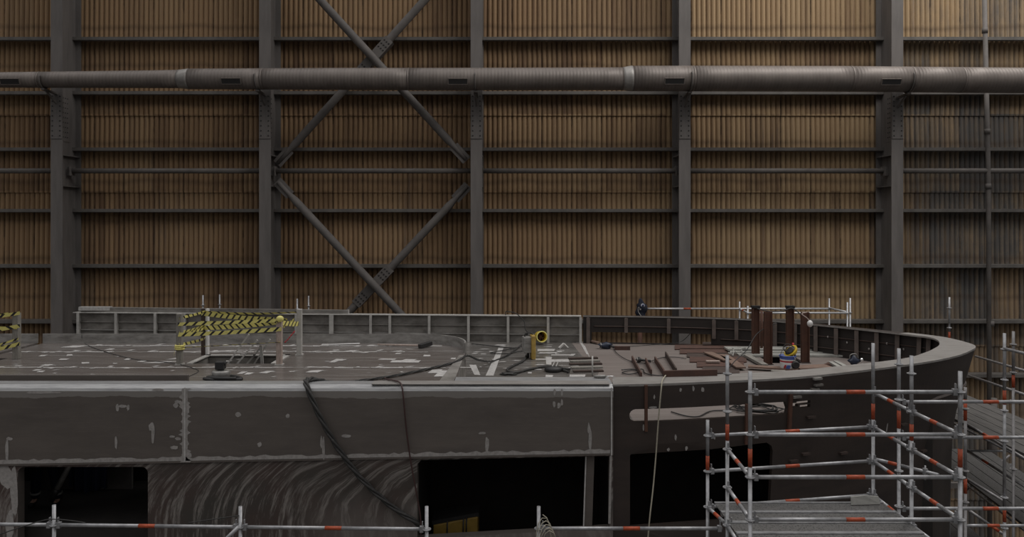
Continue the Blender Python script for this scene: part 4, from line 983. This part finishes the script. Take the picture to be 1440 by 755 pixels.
def ledger(a, b, parent, mark=True, m='galv', name='ledger', mw=.22):
    a, b = Vector(a), Vector(b); L = (b-a).length; d = (b-a).normalized()
    o = stube(name, a+d*.03, b-d*.03, parent, [(L/2-mw/2-.03, L/2+mw/2-.03)] if mark else (), TR, m)
    for p, s in ((a, 1), (b, -1)):
        q = MB(); q.box(p+d*s*.065+Vector((0,0,0)), (.05,.05,.075), 0, d.to_track_quat('X','Z').to_matrix()); q.box(p+d*s*.055+Vector((0,0,.055)), (.012,.03,.09), 0, d.to_track_quat('X','Z').to_matrix())
        q.build('wedge_head', M[m], o)
    return o
Y1, Y2, Y3 = 8.78, 9.85, 10.94
tw = thing('scaffold_tower', 'galvanised scaffold tower with orange bands and plank platform beside the bow', 'scaffold', V(4.05, 9.85, -12))
R5 = [-2.0,-2.5,-3.0,-3.5,-4.0]
standard(2.80, Y1, -1.757, R5, tw); standard(5.27, Y1, -1.757, R5, tw)
standard(2.84, Y2, -1.76, R5, tw); standard(5.27, Y2, -1.765, R5, tw)
standard(5.29, Y3, -1.776, R5[1:], tw, ((-2.89,-2.66),)); standard(2.745, 10.48, -2.78, [-3.0,-3.5,-4.0], tw, ((-3.5,-3.28),))
for z in (-2.0,-2.5,-3.0,-3.5): ledger(V(2.80,Y1,z), V(5.27,Y1,z), tw)
for z in (-3.0,-3.5,-4.0): ledger(V(2.745,10.48,z), V(5.29,Y3,z), tw)
for z in (-2.5,-3.0,-3.5): ledger(V(5.27,Y1,z), V(5.27,Y2,z), tw, mw=.16); ledger(V(5.27,Y2,z), V(5.29,Y3,z), tw, mw=.16)
for z in (-3.0,-3.5): ledger(V(2.80,Y1,z), V(2.84,Y2,z), tw, mw=.16)
for z in (-4.0,):
    ledger(V(2.84,Y2,z), V(2.745,10.48,z), tw, mw=.16); ledger(V(2.80,Y1,z), V(2.84,Y2,z), tw, mw=.16); ledger(V(5.27,Y1,z), V(5.27,Y2,z), tw, mw=.16); ledger(V(5.27,Y2,z), V(5.29,Y3,z), tw, mw=.16); ledger(V(2.84,Y2,z), V(5.27,Y2,z), tw)
stube('diagonal_tube', V(5.27,10.98,-3.47), V(5.80,10.15,-3.44), tw, [(.28,.42)])
q = MB(); p = V(5.70,10.30,-3.44); q.box(p, (.05,.05,.08)); q.tube(p-Vector((0,0,.12)), p+Vector((0,0,.08)), .012, 8); q.build('coupler', M['galv'], tw)
ws = [8.86,9.19,9.52,9.86,10.21,10.56]
for i, (a, b) in enumerate(zip(ws, ws[1:])):
    zz = -4.0+.03; xr = 5.24; xl_ = 2.86
    q = MB(); q.bb(V(xl_, a+.01, zz-.01), V(xr, b-.01, zz)); dk_ = q.build('platform_plank', M['grate'], tw)
    for yy in (a+.015, b-.015):
        q = MB(); q.bb(V(xl_, yy-.018, zz-.05), V(xr, yy+.018, zz+.014)); q.build('plank_edge', M['galv'], dk_)
p = V(5.0,10.45,-3.96); t = thing('steel_sheet', 'small grey sheet standing on the back of the scaffold platform', 'panel', p)
MB().prism([p+Vector((-.25,0,0)), p+Vector((.17,.03,0)), p+Vector((.16,.06,.095)), p+Vector((-.05,.04,.115)), p+Vector((-.24,.03,.10))], (0,.02,0)).build('sheet', M['paleplank'], t)
# low guard rail scaffold in front of the hull
gr = thing('guard_rail_scaffold', 'low scaffold rail with orange bands running along the bottom left in front of the ship', 'scaffold', V(-4, 9.9, -12))
def YG(X): return 9.86-.012*(X+1)
GX = [(76,738,710),(338,741,712),(600,744,712)]
pts_ = []
for px, py, pt in GX:
    y = 9.95-.0002*px; pts_.append((V((px-720)*y/F, y, -(py-HY)*y/F), -(pt-HY)*y/F))
for p, top in pts_: standard(p.x, p.y, top, [p.z-HC+.0], gr, ())
p0 = pts_[0][0]; left = p0-(pts_[1][0]-p0)
standard(left.x, left.y, pts_[0][1], [left.z-HC], gr, ())
for a, b in ((left, p0), (p0, pts_[1][0]), (pts_[1][0], pts_[2][0])): ledger(a, b, gr)
stube('diagonal_tube', W(338,738,9.84)+Vector((.0,-.06,0)), W(300,775,9.8), gr)
px = 757.5; y = 9.85; a = V((px-720)*y/F, y, -(743-HY)*y/F)
g2_ = thing('guard_rail_scaffold', 'short scaffold rail with one orange band linking the wire-wrapped post to the tower', 'scaffold', V(1.5, 9.85, -12))
standard(a.x, y, -(712-HY)*y/F, [a.z-HC], g2_, ())
ledger(a, V(2.80, Y2, a.z-HC), g2_)
hose('tie_wire', [W(-20,758,9.8), W(30,741,9.82), W(60,732,9.85), W(76,730,9.85), W(100,732,9.85), W(120,735,9.9)], .007, M['hose'], 'thin wire tied to the leftmost front scaffold post', 'wire')
hose('tie_wire', [W(265,735,9.95), W(300,730,9.93), W(336,725,9.85)], .007, M['hose'], 'thin wire stretched from the front rail to its middle post', 'wire')
P = []
for k in range(60): 
    a_ = k*.55; P.append(V(.353+.10*math.sin(a_)+.05+.0016*k, 9.80+.05*math.cos(a_*.9), -3.98+.24*math.cos(a_)-.003*k-.12))
tag(MB().sweep(P, .006, 6).build('wire_coil', M['rope'], origin=P[0]), 'loose coil of pale wire hanging on the scaffold post before the black window', 'wire')
# second scaffold going right
s2 = thing('bow_scaffold', 'galvanised scaffold with orange bands running off the right edge behind the tower', 'scaffold', V(6.7, 10.5, -12))
standard(5.44, 10.5, -1.78, [-2.0,-2.5,-3.0,-3.5,-4.0], s2, ((-2.9,-2.65),)); standard(8.01, 10.5, -1.78, [-2.5,-3.0,-4.0], s2)
for z in (-2.53,-3.03,-4.03): ledger(V(5.44,10.5,z), V(8.01,10.5,z), s2)
# scaffold farther right with walkways round the bow tip
s3 = thing('walkway_scaffold', 'dull scaffold with grey plank walkways beyond the bow at the right edge', 'scaffold', V(9.5, 14.5, -12))
SX, SY = (1412.5-720)*12.2/F, 12.2
standard(SX, SY, -1.82, [-2.08,-2.58,-3.08,-3.58,-4.5,-5.0], s3, ((-2.98,-2.75),(-4.9,-4.66)))
S2X = (1425-720)*13.3/F
standard(S2X, 13.3, -1.95, [-2.18,-2.68,-3.18,-4.4], s3, ((-2.95,-2.72),), 'galv_dull')
S3X = (1357.5-720)*12.0/F
standard(S3X, 12.0, -2.66, [-3.0,-4.0,-4.5], s3, ((-3.19,-2.85),(-4.36,-4.12)), 'galv_dull')
S4X = (1335-720)*18.75/F
standard(S4X, 18.75, -1.89, [-2.16,-2.66,-3.16], s3, ((-3.0,-2.76),))
stube('guard_tube', W(1372,501,16.5), W(1450,524,13.0), s3, m='galv_dull'); stube('guard_tube', W(1363,528,16.5), W(1450,558,12.6), s3, m='galv_dull')
stube('guard_tube', W(1412,490,12.2), W(1470,504,11.2), s3)
for nm, z, (xa, ya, xb, yb), wd in (('walkway', -4.3, (10.55,19.2,10.1,12.2), 1.5), ('walkway', -6.1, (11.9,20,10.6,12), 1.6), ('walkway', -8.1, (11.2,20.5,10.2,13), 2.0)):
    d = Vector((xb-xa, yb-ya, 0)).normalized(); s_ = Vector((d.y, -d.x, 0)); n_ = 5
    for k in range(n_):
        o_ = s_*(wd*((k+.5)/n_-.5)); q = MB(); q.bar(V(xa,ya,z)+o_, V(xb,yb,z)+o_, wd/n_-.02, .05)
        q.build('walkway_plank', M['grate'] if z < -5 else M['walk'], s3)
    for sg in (-1, 1):
        stube('walkway_tube', V(xa,ya,z-.06)+s_*sg*(wd/2+.03), V(xb,yb,z-.06)+s_*sg*(wd/2+.03), s3, m='galv_dull')
stube('transom', W(1357,634,16.5), W(1460,634,16.5), s3); stube('transom', W(1357,739,12.0), W(1460,739,12.0), s3, [(.35,.55)])
stube('brace_tube', W(1358,595,15.8), W(1450,650,13.5), s3, [(.7,.95)], m='galv_dull'); stube('brace_tube', W(1358,632,16.0), W(1450,690,13.6), s3, [(.7,.95)], m='galv_dull')
stube('brace_tube', W(1358,672,14), W(1412,705,13), s3, m='galv_dull'); stube('brace_tube', W(1362,717,12.6), W(1412,752,12.3), s3, [(.35,.5)], m='galv_dull')
stube('brace_tube', W(1358,690,19), W(1420,640,19), s3, m='galv_dull'); stube('brace_tube', W(1358,655,19), W(1425,653,19), s3, m='galv_dull')
MB().tube(W(1398,690,22), W(1398,560,22), .08, 10).build('support_leg', M['brace'], s3)
MB().bar(W(1330,682,23), W(1460,682,23), .12, .16).build('support_beam', M['brace'], s3)
# scaffold behind the ship
s4 = thing('far_scaffold', 'pale scaffold rails behind the ship, right of the navy cloth bundle', 'scaffold', V(7.5, 22.9, -12))
for px, y, pt in ((1040,23.4,424),(1051.5,22.3,430),(1166,23.4,419.5),(1191.5,22.3,425),(1195.5,22.45,419)):
    standard((px-720)*y/F, y, -(pt-HY)*y/F, [-2.72], s4, (), 'galv', r=.027)
stube('rail', W(905,434,23.4), W(1166,434,23.4), s4, [(1.25,1.48)], r=.029, m='galvb'); stube('rail', W(1051,440,22.3), W(1192,440,22.3), s4, r=.029, m='galvb')
stube('rail', W(1166,433,23.4), W(1192,439,22.3), s4, r=.029, m='galvb'); stube('rail', W(1040,434,23.4), W(1052,440,22.3), s4, [(.4,.6)], r=.029, m='galvb')
s5 = thing('far_scaffold', 'scaffold post ends sticking up behind the far bulwark at left', 'scaffold', V(-8, 23, -12))
for px, y, pt in ((285.5,22.4,415),(309,23.6,414),(418,22.4,420),(434,23.6,416)):
    standard((px-720)*y/F, y, -(pt-HY)*y/F, [-(pt+14-HY)*y/F], s5, ())
for y, xa, xb in ((22.4,-9.27,-6.44),(23.6,-9.24,-6.43)): ledger(V(xa,y,-3.3), V(xb,y,-3.3), s5)
# navy cloth bundle on the rail end
c = W(901.5,434,23.35)
t = thing('cloth_bundle', 'navy cloth bundle with round white badge hung on the end of the far rail', 'jacket', c)
def fold(d, q):
    k = 1+.14*math.sin(7*d.z+2*d.x)+.1*math.sin(9*d.x); up = .62 if d.z > .55 else 1
    return Vector((q.x*k*up+.02*math.sin(5*d.z), q.y*k, q.z))
MB().ball(c+Vector((0,0,-.01)), (.175,.13,.34), 22, 16, 0, fold).build('cloth', M['navy'], t)
q = MB(); q.sweep([c+Vector((.035,-.10,.115)), c+Vector((.035,-.125,.115))], .058, 20); b1_ = q.build('badge', M['white'], t)
MB().ring(c+Vector((.035,-.127,.115)), (0,1,0), .03, .008, 16, 6).build('badge_mark', M['blue'], b1_)
MB().sweep(spline([c+Vector(p) for p in ((-.1,-.1,.06),(-.11,-.12,-.06),(-.06,-.13,-.16),(.0,-.13,-.23),(.05,-.1,-.3))], 6), .013, 8).build('strap', M['patch'], t)
q = MB(); q.bar(c+Vector((-.09,-.12,.07)), c+Vector((-.03,-.13,-.03)), .05, .012); q.bar(c+Vector((-.02,-.13,.01)), c+Vector((-.08,-.13,-.03)), .04, .012); q.build('print', M['patch'], t)
# rag flag-like orange mark on the wall beyond the slot
p = W(900,473,25.6); tag(MB().tube(V(p.x,25.6,-12), V(p.x,25.6,-3.7), .08, 12).build('orange_pipe', M['rustpost'], origin=V(p.x,25.6,-12)), 'rust orange pipe by the wall, seen through the far bulwark slot', 'pipe')

# ------------------------------------------------------------------ things inside the window holes
c = V((643-720)*12.75/F, 12.75, -6.0)
t = thing('yellow_machine', 'yellow boxy machine with dark cables standing inside the middle window hole', 'machine', c)
q = MB(); x0_, x1_ = -.39, .36; h0, h1 = (HC-(737-HY)*12.6/F)-c.z, (HC-(725-HY)*12.6/F)-c.z
h0 = max(h0, .1); h1 = max(h1, h0+.12)
q.prism([c+Vector((x0_,-.2,0)), c+Vector((x1_,-.2,0)), c+Vector((x1_,-.2,h1)), c+Vector((x0_,-.2,h0))], (0,.5,0)); q.build('casing', M['casing'], t, bevel=.02)
MB().bar(c+Vector((x0_-.02,.05,h0+.03)), c+Vector((x1_+.02,.05,h1+.03)), .46, .07).build('lid', M['black'], t)
for dx in (-.17, .10, .15): MB().sweep(spline([c+Vector((dx+.02,-.21,h0+(dx-x0_)/(x1_-x0_)*(h1-h0)+.03)), c+Vector((dx,-.225,.12)), c+Vector((dx-.05,-.23,0.02))], 5), .013, 8).build('cable', M['black'], t)
MB().bb(c+Vector((-.02,-.215,0)), c+Vector((.11,-.2,.10))).build('front_panel', M['black'], t)
# worker standing in the left window hole
def skin_mesh(name, verts, edges, radii, m, parent, origin, root=0, sub=2):
    me = bpy.data.meshes.new(name); me.from_pydata([tuple(Vector(v)) for v in verts], edges, [])
    o = bpy.data.objects.new(name, me); C.objects.link(o); me.materials.append(m)
    if parent: o.parent = parent
    o['_o'] = tuple(origin)
    sm = o.modifiers.new('skin', 'SKIN'); sm.use_smooth_shade = True
    for i, r in enumerate(radii):
        d = me.skin_vertices[0].data[i]; d.radius = (r, r) if not isinstance(r, tuple) else r; d.use_root = (i == root)
    ss = o.modifiers.new('sub', 'SUBSURF'); ss.levels = sub; ss.render_levels = sub
    return o
org = V(-8.08, 12.95, -4.92)
pw = thing('person', 'person in navy work clothes standing inside the left window hole, only the legs in view', 'person', org)
Vt = [(0,0,.90),(0,0,1.05),(0,.01,1.25),(0,.01,1.40),(0,-.01,1.49),(0,-.04,1.56),
      (-.10,0,.84),(-.17,-.02,.47),(-.20,.02,.10),(-.20,-.12,.05),
      (.10,0,.84),(.17,-.02,.47),(.20,.02,.10),(.20,-.12,.05),
      (-.19,.01,1.38),(-.26,.0,1.10),(-.20,-.22,.98),(-.19,-.29,.96),(.19,.01,1.38),(.27,-.02,1.10),(.22,-.20,.93),(.21,-.27,.90)]
Ed = [(0,1),(1,2),(2,3),(3,4),(4,5),(0,6),(6,7),(7,8),(8,9),(0,10),(10,11),(11,12),(12,13),(3,14),(14,15),(15,16),(16,17),(3,18),(18,19),(19,20),(20,21)]
Ra = [.125,.115,.13,.11,.05,.05,.085,.058,.042,.035,.085,.058,.042,.035,.055,.043,.028,.030,.055,.043,.028,.030]
for side, pi in ((-1,17),(1,21)):
    p = Vector(Vt[pi])
    for k in range(5):
        ln = (.05,.075,.085,.078,.06)[k]; off = (k-2)*.018
        if k == 0: a1 = p+Vector((-side*.035,-.03,.0)); a2 = a1+Vector((-side*.012,-.03,-.012)); a3 = a2+Vector((0,-.018,-.012))
        else: a1 = p+Vector((side*off,-.06,0)); a2 = a1+Vector((0,-ln*.45,-.015)); a3 = a2+Vector((0,-ln*.25,-.035))
        i0 = len(Vt); Vt += [tuple(a1), tuple(a2), tuple(a3)]; Ed += [(pi,i0),(i0,i0+1),(i0+1,i0+2)]; Ra += [.012,.009,.008]
body = skin_mesh('body', Vt, Ed, Ra, M['skin'], pw, org)
hd = MB(); hc_ = org+Vector((0,-.06,1.66))
def headfn(d, q):
    nose = .028*math.exp(-((d.x/.16)**2+((d.z+.1)/.2)**2)) if d.y < 0 else 0
    eye = -.010*(math.exp(-(((abs(d.x)-.36)/.14)**2+((d.z-.1)/.12)**2))) if d.y < 0 else 0
    mouth = -.005*math.exp(-((d.x/.3)**2+((d.z+.5)/.06)**2)) if d.y < 0 else 0
    jaw = 1-.22*max(0,-d.z)**2; return Vector((q.x*jaw, q.y*jaw-nose-eye-mouth, q.z))
hd.ball(hc_, (.078,.098,.118), 32, 24, 0, headfn)
for sd in (-1, 1): hd.ball(hc_+Vector((sd*.08,.012,.0)), (.012,.026,.034), 10, 8)
hd.build('head', M['skin'], pw)
MB().ball(hc_+Vector((0,.012,.02)), (.084,.100,.112), 20, 14, 0, lambda d, q: q if (d.z > .1 or d.y > .25) else q*.85).build('hair', M['hair'], pw)
skin_mesh('trousers', [Vt[i] for i in (0,1,6,7,8,10,11,12)], [(0,1),(0,2),(2,3),(3,4),(0,5),(5,6),(6,7)], [.145,.13,.105,.085,.07,.105,.085,.07], M['navy'], pw, org)
skin_mesh('jacket', [Vt[i] for i in (1,2,3,14,15,16,18,19,20)], [(0,1),(1,2),(2,3),(3,4),(4,5),(2,6),(6,7),(7,8)], [.15,.15,.13,.072,.06,.045,.072,.06,.045], M['navy'], pw, org)
for sd in (-1, 1):
    f0 = org+Vector((sd*.20,0,0))
    skin_mesh('boot', [(sd*.2,.05,.055),(sd*.2,-.04,.05),(sd*.2,-.16,.045),(sd*.2,.03,.14),(sd*.2,.03,.20)], [(0,1),(1,2),(0,3),(3,4)], [.05,.05,.042,.05,.052], M['black'], pw, org)
    q = MB(); q.sweep([org+Vector((sd*.195,.012,.20)), org+Vector((sd*.193,.008,.235))], .079, 18); q.build('reflective_band', M['band'], pw)
c = V((125-720)*13.1/F, 13.1, -4.92)
t = thing('cloth_sheet', 'dark blue cloth hung up inside the left window hole', 'cloth', c)
q = MB(); nn = 22; o = 0
for i in range(nn+1):
    x = -.36+.72*i/nn; yv = .06*math.sin(i*1.1)+.03*math.sin(i*2.3); lowz = .18+.16*abs(i/nn-.45)
    q.v += [c+Vector((x*.9,yv,1.55)), c+Vector((x,yv*1.3,.9)), c+Vector((x*.95,yv,lowz))]
for i in range(nn):
    for k in range(2): q.face([3*i+k, 3*i+3+k, 3*i+4+k, 3*i+1+k], 0, True)
o_ = q.build('cloth', mat('dark_blue_cloth', (.010,.014,.04), .9), t); sd_ = o_.modifiers.new('thickness', 'SOLIDIFY'); sd_.thickness = .006
a_, b_ = W(100,650,12.6), W(79,690,12.6); t = thing('grey_tube', 'grey tube with black end leaning inside the left window hole', 'tube', b_)
d_ = (a_-b_).normalized(); MB().tube(b_, a_+d_*.5, .045, 14).build('tube', M['greytool'], t); MB().sweep([b_-d_*.20, b_-d_*.02, b_+d_*.04], [.03,.055,.055], 14).build('nozzle', M['black'], t)

# ------------------------------------------------------------------ camera and light
cam = bpy.data.cameras.new('camera'); co = bpy.data.objects.new('camera', cam); C.objects.link(co)
co.location = (0, 0, HC); co.rotation_euler = (math.radians(90), 0, 0)
cam.sensor_width = 36; cam.lens = 36*F/1440; cam.shift_y = -(377.5-HY)/1440; cam.clip_start = .05; cam.clip_end = 200
bpy.context.scene.camera = co
wd = bpy.data.worlds.new('hall_daylight'); bpy.context.scene.world = wd; wd.use_nodes = True
nt = wd.node_tree; bg = nt.nodes['Background']
tc = N(nt, 'ShaderNodeTexCoord'); sp = N(nt, 'ShaderNodeSeparateXYZ'); nt.links.new(tc.outputs['Generated'], sp.inputs[0])
e_ = math_(nt, 'MULTIPLY_ADD', math_(nt, 'POWER', math_(nt, 'MAXIMUM', sp.outputs[2], 0.0), 1.4), 1.15, .07)
nt.links.new(mix(nt, .5, (1,.97,.94), (.98,.98,1)), bg.inputs['Color']); nt.links.new(e_, bg.inputs['Strength'])
def area(name, loc, size, power, target, col=(1,.97,.93)):
    l = bpy.data.lights.new(name, 'AREA'); l.shape = 'RECTANGLE'; l.size, l.size_y = size; l.energy = power; l.color = col
    o = bpy.data.objects.new(name, l); C.objects.link(o); o.location = loc
    o.rotation_euler = (Vector(target)-Vector(loc)).to_track_quat('-Z', 'Y').to_euler(); return o
area('roof_skylight', (14, 19, 28), (22, 6), 2100, (10, 25, 12))
sc = bpy.context.scene
sc.view_settings.view_transform = 'Standard'; sc.view_settings.look = 'None'; sc.view_settings.gamma = 1
sc.view_settings.use_curve_mapping = False; sc.view_settings.exposure = 0.0
for o in bpy.data.objects:
    if '_o' in o.keys(): del o['_o']
